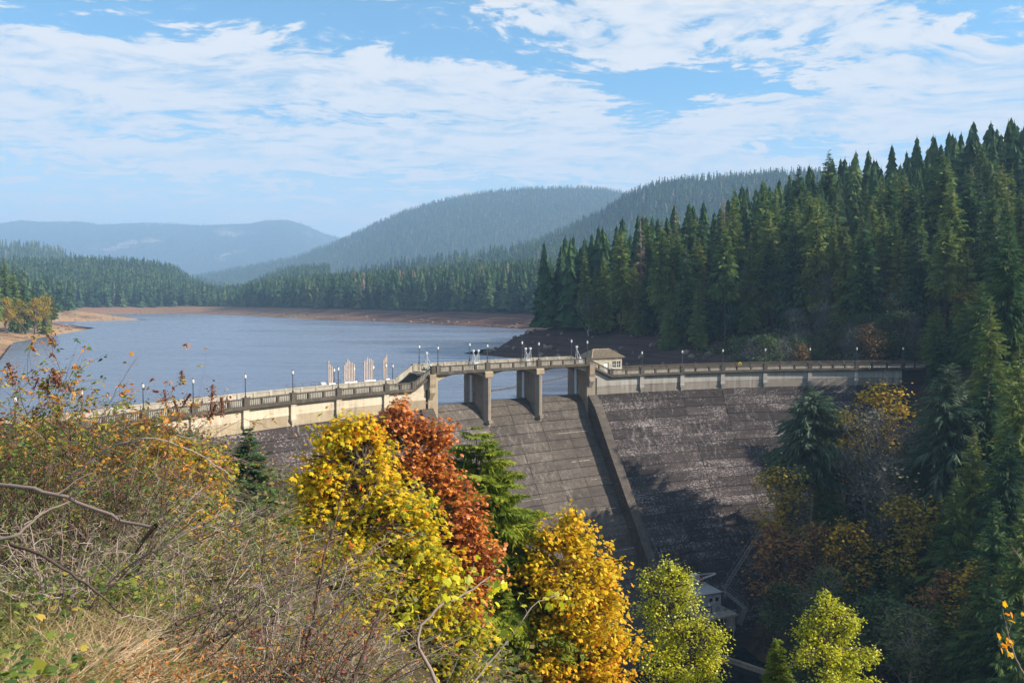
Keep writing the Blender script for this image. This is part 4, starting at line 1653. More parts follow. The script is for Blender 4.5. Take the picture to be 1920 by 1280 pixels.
CON = []          # (trunk, crown, height)
for i, (H, R_, base, lv, per) in enumerate([(36, 4.7, 0.14, 42, 13), (39, 5.0, 0.30, 40, 13), (33, 5.0, 0.08, 40, 14), (30, 4.7, 0.05, 38, 14),
                                            (41, 5.4, 0.38, 38, 13), (27, 4.5, 0.04, 34, 14), (37, 3.8, 0.22, 44, 12), (34, 5.6, 0.10, 36, 15), (32, 5.0, 0.14, 28, 12)]):
    CON.append((trunk_mesh(H, 0.45, M['bark']), conifer_mesh(100 + i, H, R_, base, lv, per, 5, M['needle'], tintc=0.40 + 0.12 * (i % 4), shape=(0.85, 0.7, 0.8, 0.75, 0.62, 0.85, 0.9, 0.68, 0.6)[i], top=0.93 if i == 8 else 1.0), H))
DEAD = (trunk_mesh(33, 0.36, M['palebark']), conifer_mesh(150, 33, 3.1, 0.22, 34, 10, 3, M['deadneedle'], ragged=0.6), 33)


def tree_from(parts, name, label, cat, p, s, rz, group, sxy=1.0):
    t = thing(name, label, cat, p, rz, group)
    t.scale = (s * sxy, s * sxy, s)
    t.rotation_euler = (0.03 * math.sin(p[0] * 3.1), 0.03 * math.sin(p[1] * 2.3), rz)
    obj('trunk', parts[0], t)
    obj('crown', parts[1], t)
    return t


def jitter_grid(x0, x1, y0, y1, st, seed):
    rg = np.random.default_rng(seed)
    a, b = np.meshgrid(np.arange(x0, x1, st), np.arange(y0, y1, st), indexing='ij')
    return np.stack([a.ravel() + rg.uniform(-.45, .45, a.size) * st, b.ravel() + rg.uniform(-.45, .45, a.size) * st], -1)


def rotz(a):
    c, s_ = np.cos(a), np.sin(a)
    z, o = np.zeros_like(a), np.ones_like(a)
    return np.stack([np.stack([c, -s_, z], -1), np.stack([s_, c, z], -1), np.stack([z, z, o], -1)], 1)


def mass_template(seed, tiers, per, base=0.06, rise=0.16):
    """cheap conifer for woods far away, unit height"""
    rg = np.random.default_rng(seed)
    V, F = [], []
    for i in range(tiers):
        f = i / tiers
        z = base + (1 - base) * f
        for j in range(per):
            a = rg.uniform(0, 2 * math.pi)
            r = 0.160 * (1 - f) ** 0.85 * rg.uniform(0.65, 1.25) + 0.008
            wd = rg.uniform(0.5, 0.95)
            b = len(V)
            V += [(0, 0, min(1.0, z + rise * (1 - 0.4 * f))), (r * math.cos(a - wd), r * math.sin(a - wd), z + rg.uniform(-.03, .02)), (r * math.cos(a + wd), r * math.sin(a + wd), z + rg.uniform(-.03, .02))]
            F.append((b, b + 1, b + 2))
    b = len(V)
    V += [(-0.012, 0, 0.9), (0.012, 0, 0.9), (0, 0, 1.03)]
    F.append((b, b + 1, b + 2))
    return np.array(V, float), TRI(F)


MT_HI = [mass_template(s_, 16, 9) for s_ in range(5)]
MT_MD = [mass_template(10 + s_, 9, 6) for s_ in range(4)]
MT_LO = [mass_template(20 + s_, 4, 5, 0.0, 0.34) for s_ in range(4)]


def mass(tm, tmpls, P, h, seed, tint):
    rg = np.random.default_rng(seed)
    kind = rg.integers(0, len(tmpls), len(P))
    wid = rg.uniform(0.85, 1.25, len(P))
    for i, (tv_, tf) in enumerate(tmpls):
        m_ = kind == i
        sc3 = np.stack([h[m_] * wid[m_], h[m_] * wid[m_], h[m_]], -1)
        tm.place(tv_, tf, P[m_], rotz(rg.uniform(0, 6.28, m_.sum())), sc3, tint[m_])


rng = np.random.default_rng(42)
# right hillside behind the dam
pts = jitter_grid(2, 300, 188, 470, 6.3, 5)
dl = lake_dist(pts[:, 0], pts[:, 1])
rr = np.hypot(pts[:, 0] - C0[0], pts[:, 1] - C0[1])
pxs = 960 + FPX * pts[:, 0] / pts[:, 1]
lim = np.interp(pxs, [960, 1100, 1230, 1330, 1430, 1850, 1960], [21, 18, 13, 8, 25, 25, 5])
ok = (dl > lim) & (rr > RD + 9) & (pxs > 955) & (pxs < 2060)
pts, dl, pxs = pts[ok], dl[ok], pxs[ok]
zs = hfun(pts[:, 0], pts[:, 1])
order = np.argsort(np.hypot(pts[:, 0] * 0.75, pts[:, 1]) + rng.uniform(-14, 14, len(pts)))
pts, zs, pxs = pts[order], zs[order], pxs[order]
CONIFER_CAP = 222
G_C = 'conifers on the hillside behind the dam'
REFS = [(960, 'the rocky point'), (1008, 'the right bridge pier lamp'), (1072, 'the single hoist frame'), (1140, 'the tile roofed hut'), (1199, 'the first lamp right of the hut'), (1279, 'the second lamp right of the hut'),
        (1358, 'the third lamp right of the hut'), (1439, 'the fourth lamp right of the hut'), (1521, 'the fifth lamp right of the hut'), (1603, 'the sixth lamp right of the hut'), (1687, 'the last lamp at the right'), (1790, 'the right end of the dam')]
taken = set()
for i in range(min(CONIFER_CAP, len(pts))):
    s_ = rng.uniform(0.62, 1.02) * float(np.interp(pxs[i], [1000, 1250, 1420, 1560, 1700, 1900], [1.0, 1.02, 1.10, 1.06, 0.98, 0.94]))
    lab = 'tall green conifer standing in the dense forest on the hillside behind the dam'
    j = min(range(len(REFS)), key=lambda q_: abs(REFS[q_][0] - pxs[i]))
    key = (j, pxs[i] > REFS[j][0])
    if key not in taken and abs(REFS[j][0] - pxs[i]) < 60:
        taken.add(key)
        lab = 'front row conifer at the bank, just %s of %s' % ('right' if key[1] else 'left', REFS[j][1])
    tree_from(CON[rng.integers(len(CON))], 'conifer_tree', lab, 'conifer',
              (pts[i, 0], pts[i, 1], zs[i] - 0.4), s_, rng.uniform(0, 6.28), G_C, rng.uniform(0.9, 1.15))
rest = pts[CONIFER_CAP:]
tm = TM()
if len(rest):
    mass(tm, MT_HI, np.c_[rest, zs[CONIFER_CAP:] - 0.4], rng.uniform(24, 37, len(rest)), 3, np.clip(rng.normal(0.5, 0.2, len(rest)), 0, 0.9))
# right shore wood beyond the cove
p2 = jitter_grid(-360, 520, 430, 1250, 8.6, 6)
dl = lake_dist(p2[:, 0], p2[:, 1])
side = (p2[:, 0] + 0.41 * p2[:, 1] - 20) > 0
px2 = 960 + FPX * p2[:, 0] / p2[:, 1]
ok = (dl > 50 + rng.uniform(-9, 9, len(dl))) & side & (dl < 330) & (px2 < 1250)
p2, dl = p2[ok], dl[ok]
z2 = hfun(p2[:, 0], p2[:, 1])
nearm = p2[:, 1] < 860
ti = np.clip(rng.normal(0.45, 0.22, len(p2)), 0, 0.92)
ti[rng.random(len(p2)) < 0.03] = 1.0
mass(tm, MT_HI, np.c_[p2, z2 - 0.5][nearm], rng.uniform(27, 40, nearm.sum()), 4, ti[nearm])
mass(tm, MT_MD, np.c_[p2, z2 - 0.5][~nearm], rng.uniform(26, 38, (~nearm).sum()), 5, ti[~nearm])
p4 = jitter_grid(-900, 100, 1100, 2000, 13, 66)
dl = lake_dist(p4[:, 0], p4[:, 1])
px4 = 960 + FPX * p4[:, 0] / p4[:, 1]
p4 = p4[(dl > 50) & (px4 > 300) & (px4 < 620)]
mass(tm, MT_MD, np.c_[p4, hfun(p4[:, 0], p4[:, 1]) - 0.5], rng.uniform(24, 36, len(p4)), 55, np.clip(rng.normal(0.45, 0.22, len(p4)), 0, 0.92))
tag(tm.build('forest', M['forest'], kind='stuff'), 'dense conifer forest along the right shore of the lake', 'forest')

# left shore
p3 = jitter_grid(-1400, -250, 380, 1900, 10.5, 8)
dl = lake_dist(p3[:, 0], p3[:, 1])
px3 = 960 + FPX * p3[:, 0] / p3[:, 1]
left = (p3[:, 0] + 0.41 * p3[:, 1] - 20) < 0
ok = (dl > 44 + rng.uniform(-8, 8, len(dl))) & (px3 > -60) & left & (px3 < 520)
p3 = p3[ok]
z3 = hfun(p3[:, 0], p3[:, 1])
dd = p3[:, 1]
o_ = np.argsort(dd)
p3, z3, dd = p3[o_], z3[o_], dd[o_]
NL = 24
for i in range(NL):
    tree_from(CON[rng.integers(len(CON))], 'conifer_tree', 'tall green conifer on the left lake shore above the sandy bank', 'conifer', (p3[i, 0], p3[i, 1], z3[i] - 0.4),
              rng.uniform(0.72, 0.98), rng.uniform(0, 6.28), 'conifers on the left lake shore')
tm = TM()
ti = np.clip(rng.normal(0.45, 0.22, len(p3)), 0, 0.92)
nearm = (dd < 760) & (np.arange(len(dd)) >= NL)
farm = dd >= 760
mass(tm, MT_HI, np.c_[p3, z3 - 0.5][nearm], rng.uniform(25, 37, nearm.sum()), 14, ti[nearm])
mass(tm, MT_MD, np.c_[p3, z3 - 0.5][farm], rng.uniform(24, 38, farm.sum()), 15, ti[farm])
tag(tm.build('forest', M['forest'], kind='stuff'), 'conifer forest on the low left shore of the lake', 'forest')


def clothe(Vt, tlo, thi, n, h0, h1, tmpl, seed, label, tc=0.45):
    V, t = Vt
    nx, nt, _ = V.shape
    rg = np.random.default_rng(seed)
    a = rg.uniform(0, nx - 1.001, n)
    b = np.interp(rg.uniform(tlo, thi, n), t, np.arange(nt))
    i, j = a.astype(int), np.minimum(b.astype(int), nt - 2)
    fa, fb = (a - i)[:, None], (b - j)[:, None]
    P = (V[i, j] * (1 - fa) + V[i + 1, j] * fa) * (1 - fb) + (V[i, j + 1] * (1 - fa) + V[i + 1, j + 1] * fa) * fb
    # ridge crest row
    P[:, 2] -= 1.0
    tm_ = TM()
    sc_ = np.ptp(V[..., 1]) * 0.16
    ti_ = np.clip(rg.normal(tc, 0.18, n) + 0.55 * vnoise(P[:, 0], P[:, 1], sc_, seed) + 0.3 * vnoise(P[:, 0], P[:, 2] * 3, sc_ * 0.5, seed + 9), 0, 0.92)
    ti_[rg.random(n) < 0.04] = 1.0
    mass(tm_, tmpl, P, rg.uniform(h0, h1, n), seed, ti_)
    tag(tm_.build('forest', M['forest'], kind='stuff'), label, 'forest')


clothe((VD, tD), 0.05, 1.05, 2600, 24, 36, MT_MD, 61, 'conifer forest on the low rise beyond the right shore')
clothe((VC, tC), 0.15, 1.06, 13000, 13, 23, MT_LO, 62, 'conifer forest on the wooded mountain shoulder', 0.5)
clothe((VB, tB), 0.05, 1.04, 22000, 14, 24, MT_LO, 63, 'conifer forest on the broad wooded mountain', 0.55)
clothe((VE, tE), 0.05, 1.05, 4200, 22, 34, MT_LO, 64, 'conifer forest on the low hill at the left', 0.6)
clothe((VA, tA), 0.45, 1.0, 7000, 16, 26, MT_LO, 65, 'conifer forest on the far blue mountain', 0.4)

# ------------------------------------------------------------------ broadleaf trees for the middle distance
OV = (np.array([(0, 0, 0), (.32, .45, -.06), (0, 1, -.12), (-.32, .45, -.06)], float), TRI([(0, 1, 2), (0, 2, 3)]))
MAPLE_O = [(0, 0), (.20, .10), (.52, .12), (.34, .36), (.58, .66), (.22, .60), (0, 1), (-.22, .60), (-.58, .66), (-.34, .36), (-.52, .12), (-.20, .10)]
MAPLE = (np.array([(0, .36, .06)] + [(x, y, -.22 * abs(x)) for x, y in MAPLE_O], float), TRI([(0, i + 1, (i + 1) % 12 + 1) for i in range(12)]))
MAPLE_S = (np.array([(0, 0, 0), (.5, .15, -.1), (.3, .42, 0), (.52, .68, -.1), (0, 1, -.05), (-.52, .68, -.1), (-.3, .42, 0), (-.5, .15, -.1)], float),
           TRI([(0, 1, 2), (2, 3, 4), (0, 2, 4), (0, 4, 6), (4, 5, 6), (0, 6, 7)]))


def leaf_frames(rg, n, out, droop=0.5, flat_=0.7):
    az = rg.uniform(0, 2 * math.pi, n)
    f = np.stack([np.cos(az), np.sin(az), rg.uniform(-droop, 0.25, n)], -1) + out * 0.4
    nr = np.stack([rg.normal(0, .5, n), rg.normal(0, .5, n), np.full(n, flat_)], -1) + out * 0.35
    return frames(f, nr)


def bez(a, b, sag, n, rg, wob=0.06):
    a, b = np.asarray(a, float), np.asarray(b, float)
    t = np.linspace(0, 1, n)[:, None]
    L_ = np.linalg.norm(b - a)
    P = a + (b - a) * t
    P[:, 2:3] += sag * L_ * np.sin(t * math.pi)
    P[1:-1] += rg.normal(0, wob * L_ / n, (n - 2, 3)) * 1.5
    return P


def broad_mesh(seed, H, R_, nleaf, size, mleaf, mbark, base=0.25, clumps=34, bare=0.0, tw=0.04):
    """mid-distance broadleaf, own frame"""
    rg = np.random.default_rng(seed)
    tmT = TM()
    lean = rg.uniform(-.06, .06, 2) * H
    tp = np.array([lean[0], lean[1], H * 0.8])
    trunk = bez((0, 0, -1), tp, 0, 7, rg, 0.1)
    tmT.tube(trunk, 0.020 * H, 0.006 * H, 0.5, 6)
    C_ = []
    for i in range(clumps):
        z = rg.uniform(base, 1.0)
        prof = math.sin(math.pi * min(1, (z - base) / (1 - base) * 0.85 + 0.12)) ** 0.7
        a, r = rg.uniform(0, 6.28), R_ * prof * math.sqrt(rg.uniform(0.08, 1))
        c = np.array([r * math.cos(a) + lean[0] * z, r * math.sin(a) + lean[1] * z, z * H])
        C_.append(c)
        s_ = trunk[min(6, max(1, int(z * 5.5)))]
        tmT.tube(bez(s_, c, -0.05, 5, rg, 0.15), 0.006 * H, 0.0018 * H, 0.5, 4)
        for q_ in range(int(4 + 14 * bare)):
            e = c + rg.normal(0, 1, 3) * R_ * 0.22 + np.array([0, 0, R_ * 0.08])
            tmT.tube(bez(c, e, 0.03, 3, rg), 0.0018 * H, 0.0008 * H, 0.5, 3)
    C_ = np.array(C_)
    tmL = TM()
    k = rg.integers(0, len(C_), nleaf)
    sp = rg.uniform(0.14, 0.30, len(C_)) * R_
    off = rg.normal(0, 1, (nleaf, 3)) * sp[k][:, None] * np.array([1, 1, 0.65])
    P = C_[k] + off
    ctint = rg.uniform(0.15, 0.85, len(C_))
    ti_ = np.clip(ctint[k] * 0.6 + 0.2 + rg.normal(0, .13, nleaf), 0, 1)
    out = off / (np.linalg.norm(off, axis=1)[:, None] + 1e-6)
    tmL.place(*OV, P, leaf_frames(rg, nleaf, out), rg.uniform(0.6, 1.3, nleaf) * size, ti_)
    return tmT.mesh('trunk', mbark), tmL.mesh('crown', mleaf), H


BRD = {
    'yellow': [broad_mesh(201, 15, 4.6, 1900, 0.62, M['dk_yellow'], M['bark']), broad_mesh(202, 12, 3.6, 1400, 0.55, M['dk_yellow'], M['bark'])],
    'orange': [broad_mesh(203, 13, 4.2, 1500, 0.58, M['dk_orange'], M['bark']), broad_mesh(204, 16, 4.4, 1300, 0.58, M['dk_orange'], M['bark'], bare=0.5)],
    'green': [broad_mesh(205, 15, 4.8, 2200, 0.62, M['dk_green'], M['bark']), broad_mesh(206, 18, 5.2, 2200, 0.60, M['dk_green'], M['palebark'], bare=0.4)],
    'grey': [broad_mesh(207, 17, 5.0, 1100, 0.45, M['dk_grey'], M['greybark'], clumps=46, bare=0.7), broad_mesh(208, 14, 4.6, 800, 0.45, M['dk_grey'], M['greybark'], clumps=46, bare=0.7)],
}
PALE = (trunk_mesh(30, 0.34, M['palebark']), conifer_mesh(160, 30, 7.4, 0.08, 40, 30, 9, M['needle_pale'], ragged=0.45, drop=0.35, shape=0.55), 30)
FLATTOP = (trunk_mesh(26, 0.32, M['palebark']), conifer_mesh(161, 26, 6.4, 0.52, 20, 30, 9, M['needle_pale'], ragged=0.35, drop=0.0, shape=0.5), 26)


def stand(parts, name, label, cat, px, top_py, y, group=None, hmax=None, ground_drop=0.5):
    """a tree whose tip is seen at (px, top_py) from the photo's viewpoint at forward distance y, rooted in the ground below"""
    p = at_y(px, top_py, y)
    g = float(hfun(p[0], p[1]))
    h = p[2] - g
    h = max(4.0, h if hmax is None else min(h, hmax))
    t = tree_from(parts, name, label, cat, (p[0], p[1], p[2] - h), h / parts[2], (px * 7.3) % 6.28, group, min(1.35, max(0.8, (parts[2] / h) ** 0.45)))
    return t


CONF = [(trunk_mesh(H, 0.42, M['bark']), conifer_mesh(170 + i, H, R_, base, lv, per, 8, M['needle'], tintc=0.28 + 0.1 * i, shape=sh, drop=0.4), H)
        for i, (H, R_, base, lv, per, sh) in enumerate([(34, 6.4, 0.06, 40, 18, 0.7), (30, 6.0, 0.05, 38, 18, 0.62), (37, 6.0, 0.12, 44, 17, 0.8)])]
G_D = 'broadleaf trees at the forest foot behind the dam'
for kind, var, lb, px, py, y in [
        ('yellow', 0, 'bright yellow tree at the forest foot above the right end of the dam', 1825, 540, 205),
        ('green', 1, 'grey green rounded tree left of the bright yellow tree', 1745, 545, 215),
        ('green', 0, 'olive tree behind the last lamp posts at the right', 1680, 585, 208),
        ('grey', 0, 'bare grey tree behind the fifth lamp post right of the hut', 1490, 580, 222),
        ('grey', 1, 'bare grey tree high on the slope beside the pale conifers', 1555, 520, 238),
        ('grey', 0, 'bare grey tree on the slope above the olive tree', 1650, 500, 232),
        ('yellow', 1, 'small ochre tree at the bank behind the second lamp post right of the hut', 1286, 600, 262),
        ('green', 1, 'yellow green tree at the forest edge right of the rocky point', 1105, 548, 292),
        ('green', 0, 'low olive tree behind the third lamp post right of the hut', 1345, 620, 252),
        ('grey', 1, 'bare grey tree at the dam railing near the last lamp', 1610, 620, 206),
        ('green', 0, 'rounded grey green tree high at the right on the slope', 1840, 465, 226)]:
    stand(BRD[kind][var], 'broadleaf_tree', lb, 'tree', px, py, y, G_D, 22)
for px, py, y, lb in ((1205, 405, 285, 'pale dead conifer standing left of the tall yellow green conifers'), (1270, 375, 290, 'bare brown dead conifer at the skyline'), (1362, 360, 300, 'brown dying conifer at the skyline beside the tallest conifers')):
    stand(DEAD, 'dead_conifer', lb, 'dead tree', px, py, y, 'dead conifers on the hillside')
for px, py, y, lb in ((1370, 352, 262, 'tallest sunlit yellow green conifer in the middle of the hillside'), (1440, 340, 262, 'sunlit yellow green conifer right of the tallest one'),
                      (1660, 385, 235, 'bright green pointed conifer lit above the olive tree'), (1625, 392, 238, 'narrow pale green conifer left of the bright pointed one'),
                      (1530, 385, 250, 'tall sunlit conifer with a bright right edge above the fifth lamp')):
    stand(CON[2] if px != 1625 else CON[6], 'conifer_tree', lb, 'conifer', px, py, y, G_C)

for px, py, y, lb in ((-18, 470, 425, 'tallest conifer at the left frame edge above the sandy shore'), (6, 480, 440, 'tall conifer at the left edge of the shore wood'), (24, 494, 450, 'second conifer from the left edge on the sandy shore'),
                      (44, 508, 456, 'third conifer from the left edge on the sandy shore'), (62, 522, 464, 'fourth conifer from the left edge on the sandy shore'), (80, 538, 474, 'short conifer near the tip of the left shore wood'), (95, 550, 484, 'shortest conifer at the tip of the left shore wood')):
    stand(CON[px % 7], 'conifer_tree', lb, 'conifer', px, py, y, 'conifers on the left lake shore', 36)
rg = np.random.default_rng(91)
for i in range(22):
    kind = ('green', 'grey', 'green', 'grey', 'green', 'orange')[i % 6]
    px = 1395 + i * 21.5 + rg.uniform(-8, 8)
    y = rg.uniform(203, 226)
    p = np.array([(px - 960) / FPX * y, y])
    g = float(hfun(p[0], p[1]))
    tree_from(BRD[kind][rg.integers(2)], 'broadleaf_tree', 'dull grey green broadleaf tree in the thicket at the forest foot behind the crest', 'tree', (p[0], p[1], g - 0.4), rg.uniform(0.55, 0.95), rg.uniform(0, 6.28), G_D)
# left shore yellow trees
for px, py, y, lb in ((8, 560, 432, 'yellow tree at the far left edge of the lake shore'), (35, 563, 440, 'narrow yellow tree second from the left on the shore'),
                      (66, 560, 450, 'orange yellow tree third from the left on the shore'), (86, 556, 462, 'faded yellow tree at the tip of the left shore wood')):
    stand(BRD['yellow'][1], 'broadleaf_tree', lb, 'tree', px, py, y, 'yellow trees on the left lake shore', 15)

# gorge trees below the right end of the dam
G_G = 'trees in the shaded gorge right of the dam'
for parts, nm, lb, cat, px, py, y, hm in [
        (FLATTOP, 'conifer_tree', 'pale trunked conifer with a wide flat green top against the dam', 'conifer', 1525, 735, 146, 30),
        (PALE, 'conifer_tree', 'broad pale grey green conifer hiding the right end of the dam', 'conifer', 1778, 688, 132, 34),
        (BRD['yellow'][0], 'broadleaf_tree', 'yellow topped tree touching the right end of the dam wall', 'tree', 1665, 722, 150, 16),
        (BRD['yellow'][1], 'broadleaf_tree', 'golden tree right of the flat topped conifer', 'tree', 1590, 775, 143, 14),
        (BRD['grey'][0], 'broadleaf_tree', 'bare greyish tree between the two golden trees below the dam', 'tree', 1630, 770, 138, 18),
        (BRD['yellow'][0], 'broadleaf_tree', 'ochre tree against the dam face left of the pale trunk', 'tree', 1480, 878, 140, 15),
        (BRD['orange'][0], 'broadleaf_tree', 'brown orange tree beside the long steel stairway', 'tree', 1455, 985, 136, 15),
        (BRD['orange'][1], 'broadleaf_tree', 'thin brown orange tree right of the stairway trees', 'tree', 1525, 985, 132, 16),
        (BRD['yellow'][1], 'broadleaf_tree', 'dull yellow tree in the gorge below the golden tree', 'tree', 1600, 985, 128, 15),
        (BRD['yellow'][0], 'broadleaf_tree', 'ochre tree in the middle of the gorge slope', 'tree', 1720, 935, 122, 15),
        (BRD['grey'][1], 'broadleaf_tree', 'bare grey tree in the gorge above the ochre tree', 'tree', 1660, 860, 130, 18),
        (BRD['grey'][0], 'broadleaf_tree', 'bare grey tree in the gorge left of the broad pale conifer', 'tree', 1700, 790, 136, 18),
        (BRD['green'][0], 'broadleaf_tree', 'dark green bush right of the white tank at the toe', 'tree', 1465, 1095, 130, 9),
        (BRD['green'][1], 'broadleaf_tree', 'green tree low in the gorge under the dull yellow tree', 'tree', 1560, 1065, 124, 14),
        (BRD['orange'][1], 'broadleaf_tree', 'ochre brown tree low at the right of the gorge', 'tree', 1765, 1070, 110, 14),
        (BRD['yellow'][1], 'broadleaf_tree', 'dim yellow tree near the right edge of the gorge', 'tree', 1840, 1065, 104, 12),
        (BRD['green'][0], 'broadleaf_tree', 'dark olive tree above the pool behind the lime tree', 'tree', 1650, 1120, 112, 12),
        (BRD['green'][1], 'broadleaf_tree', 'dull green tree above the pool at the right', 'tree', 1715, 1140, 104, 11)]:
    stand(parts, nm, lb, cat, px, py, y, G_G, hm)
MARKS = [(1525, 735, 'the flat topped conifer'), (1778, 688, 'the broad pale conifer'), (1665, 722, 'the yellow topped tree'), (1590, 775, 'the golden tree'), (1480, 878, 'the ochre tree'),
         (1455, 985, 'the brown orange tree'), (1720, 935, 'the ochre tree in the gorge'), (1600, 985, 'the dull yellow tree'), (1840, 1065, 'the dim yellow tree'), (1560, 1125, 'the pointed cottonwood'), (1825, 540, 'the bright yellow tree')]
taken = set()
for px, py, y, hm in [(1900, 420, 150, 38), (1868, 560, 140, 34), (1925, 640, 118, 34), (1850, 690, 128, 32), (1890, 800, 112, 30), (1820, 800, 122, 28), (1740, 800, 138, 26), (1690, 900, 134, 24),
                      (1640, 930, 136, 20), (1560, 900, 142, 18), (1790, 900, 116, 26), (1870, 940, 104, 26), (1925, 930, 98, 28), (1830, 1000, 108, 20), (1690, 1040, 120, 18), (1640, 1090, 118, 16),
                      (1590, 1110, 124, 14), (1520, 1130, 128, 12), (1750, 1130, 106, 16), (1800, 1130, 100, 16), (1880, 1110, 94, 20), (1930, 1120, 88, 22), (1550, 840, 148, 22), 
                      (1910, 600, 165, 30), (1840, 530, 178, 32), (1960, 520, 165, 32), (1752, 575, 196, 28), (1790, 590, 188, 28), (1765, 630, 178, 24), (1812, 560, 182, 30), (1880, 560, 186, 34), (1705, 640, 199, 18), (1780, 1010, 112, 18), (1600, 1060, 126, 16), (1670, 980, 128, 20), (1760, 960, 118, 22), (1545, 1010, 138, 16), (1850, 1060, 98, 20), (1690, 850, 142, 22), (1720, 880, 130, 22), (1620, 870, 148, 18)]:
    j = min(range(len(MARKS)), key=lambda q_: (MARKS[q_][0] - px) ** 2 + (MARKS[q_][1] - py) ** 2)
    side_ = ('left' if px < MARKS[j][0] else 'right', 'above' if py < MARKS[j][1] else 'below')
    lab = 'dark green conifer on the shaded slope right of the dam'
    if (j, side_) not in taken and px < 1915:
        taken.add((j, side_))
        lab = 'dark conifer with its tip %s %s of %s' % (side_[1], side_[0], MARKS[j][2])
    stand(CONF[(px // 7) % len(CONF)], 'conifer_tree', lab, 'conifer', px, py, y, 'shaded conifers in the gorge', hm)
# conifers off to the right whose shade falls into the gorge
rg = np.random.default_rng(77)
pz = jitter_grid(95, 190, 112, 205, 8.5, 9)
pp = 960 + FPX * pz[:, 0] / pz[:, 1]
rr = np.hypot(pz[:, 0] - C0[0], pz[:, 1] - C0[1])
ok = (pp > 1960) & (gorge(pz[:, 0], pz[:, 1]) > -20) & (lake_dist(pz[:, 0], pz[:, 1]) > 3) & ~((np.abs(rr - RD) < 8) & (pz[:, 0] < 98))
pz = pz[ok]
for x, y in pz[:34]:
    tree_from(CON[rg.integers(len(CON))], 'conifer_tree', 'dark green conifer on the shaded slope right of the dam', 'conifer', (x, y, float(hfun(x, y)) - 0.5), rg.uniform(0.24, 0.36), rg.uniform(0, 6.28), 'shaded conifers in the gorge')
# leaf litter and brush on the shaded slope
rg = np.random.default_rng(78)
tm = TM()
n = 26000
y = rg.uniform(75, 185, n)
x = rg.uniform(28, 110, n)
s_ok = (gorge(x, y) > RIVER_Z + 0.5) & (x > np.interp(y, [75, 150, 190], [50, 38, 40])) & (np.hypot(x - C0[0], y - C0[1]) < RD - 3)
x, y = x[s_ok], y[s_ok]
z = hfun(x, y)
P = np.stack([x, y, z + rg.uniform(0, 1.1, len(x)) ** 2], -1)
tm.place(*OV, P, leaf_frames(rg, len(x), np.zeros((len(x), 3))), rg.uniform(0.25, 0.75, len(x)), np.clip(rg.normal(0.4, 0.25, len(x)), 0, 1))
tag(tm.build('undergrowth', leafmat('gorge_brush', [(0, (0.02, 0.04, 0.015)), (0.5, (0.05, 0.07, 0.025)), (0.8, (0.12, 0.08, 0.03)), (1, (0.25, 0.12, 0.04))], 0.2), kind='stuff'), 'low brush and fallen leaves on the shaded gorge slope', 'undergrowth')

rg = np.random.default_rng(178)
tm = TM()
cl = np.stack([rg.uniform(30, 150, 1500), rg.uniform(150, 290, 1500)], -1)
rr = np.hypot(cl[:, 0] - C0[0], cl[:, 1] - C0[1])
dl = lake_dist(cl[:, 0], cl[:, 1])
cpx = 960 + FPX * cl[:, 0] / cl[:, 1]
ok = (((rr > RD + 8) & (dl > np.interp(cpx, [1250, 1400], [12, 2])) & (dl < 40)) | ((cl[:, 0] > 86) & (rr < RD + 8) & (gorge(cl[:, 0], cl[:, 1]) > -12) & (np.abs(rr - RD + 3) > 7))) & (cpx > 1240) & (cpx < 2000)
cl = cl[ok]
cz_ = hfun(cl[:, 0], cl[:, 1])
k = np.repeat(np.arange(len(cl)), 70)
off = rg.normal(0, 1, (len(k), 3)) * (rg.uniform(0.6, 1.5, len(cl))[k])[:, None] * [1, 1, 0.8]
P = np.c_[cl, cz_ + 0.6][k] + off
P[:, 2] = np.maximum(P[:, 2], cz_[k] - 0.1)
tm.place(*OV, P, leaf_frames(rg, len(P), np.zeros((len(P), 3))), rg.uniform(0.4, 0.9, len(P)), np.clip((rg.uniform(0.1, 0.9, len(cl)))[k] + rg.normal(0, .12, len(P)), 0, 1))
tag(tm.build('undergrowth', M['dk_green'], kind='stuff'), 'dark brush along the foot of the forest behind the crest', 'undergrowth')

rg = np.random.default_rng(179)
tm = TM()
cl = np.stack([rg.uniform(-75, 8, 2600), rg.uniform(24, 128, 2600)], -1)
g_ = gorge(cl[:, 0], cl[:, 1])
rr = np.hypot(cl[:, 0] - C0[0], cl[:, 1] - C0[1])
ok = (g_ > -30) & (rr < RD - 4 - np.maximum(0, 1.4 - hfun(cl[:, 0], cl[:, 1])) * 0.7)
cl = cl[ok]
cz_ = hfun(cl[:, 0], cl[:, 1])
k = np.repeat(np.arange(len(cl)), 46)
off = rg.normal(0, 1, (len(k), 3)) * (rg.uniform(0.35, 0.9, len(cl))[k])[:, None] * [1, 1, 0.7]
P = np.c_[cl, cz_ + 0.35][k] + off
P[:, 2] = np.maximum(P[:, 2], cz_[k] - 0.1)
tm.place(*OV, P, leaf_frames(rg, len(P), np.zeros((len(P), 3))), rg.uniform(0.18, 0.42, len(P)), np.clip((rg.uniform(0.05, 0.8, len(cl)))[k] + rg.normal(0, .12, len(P)), 0, 1))
tag(tm.build('undergrowth', leafmat('slope_brush', [(0, (0.05, 0.075, 0.02)), (0.45, (0.13, 0.13, 0.04)), (0.75, (0.22, 0.14, 0.06)), (1, (0.36, 0.20, 0.05))], 0.25), kind='stuff'), 'brown and olive brush on the left slope below the crest', 'undergrowth')

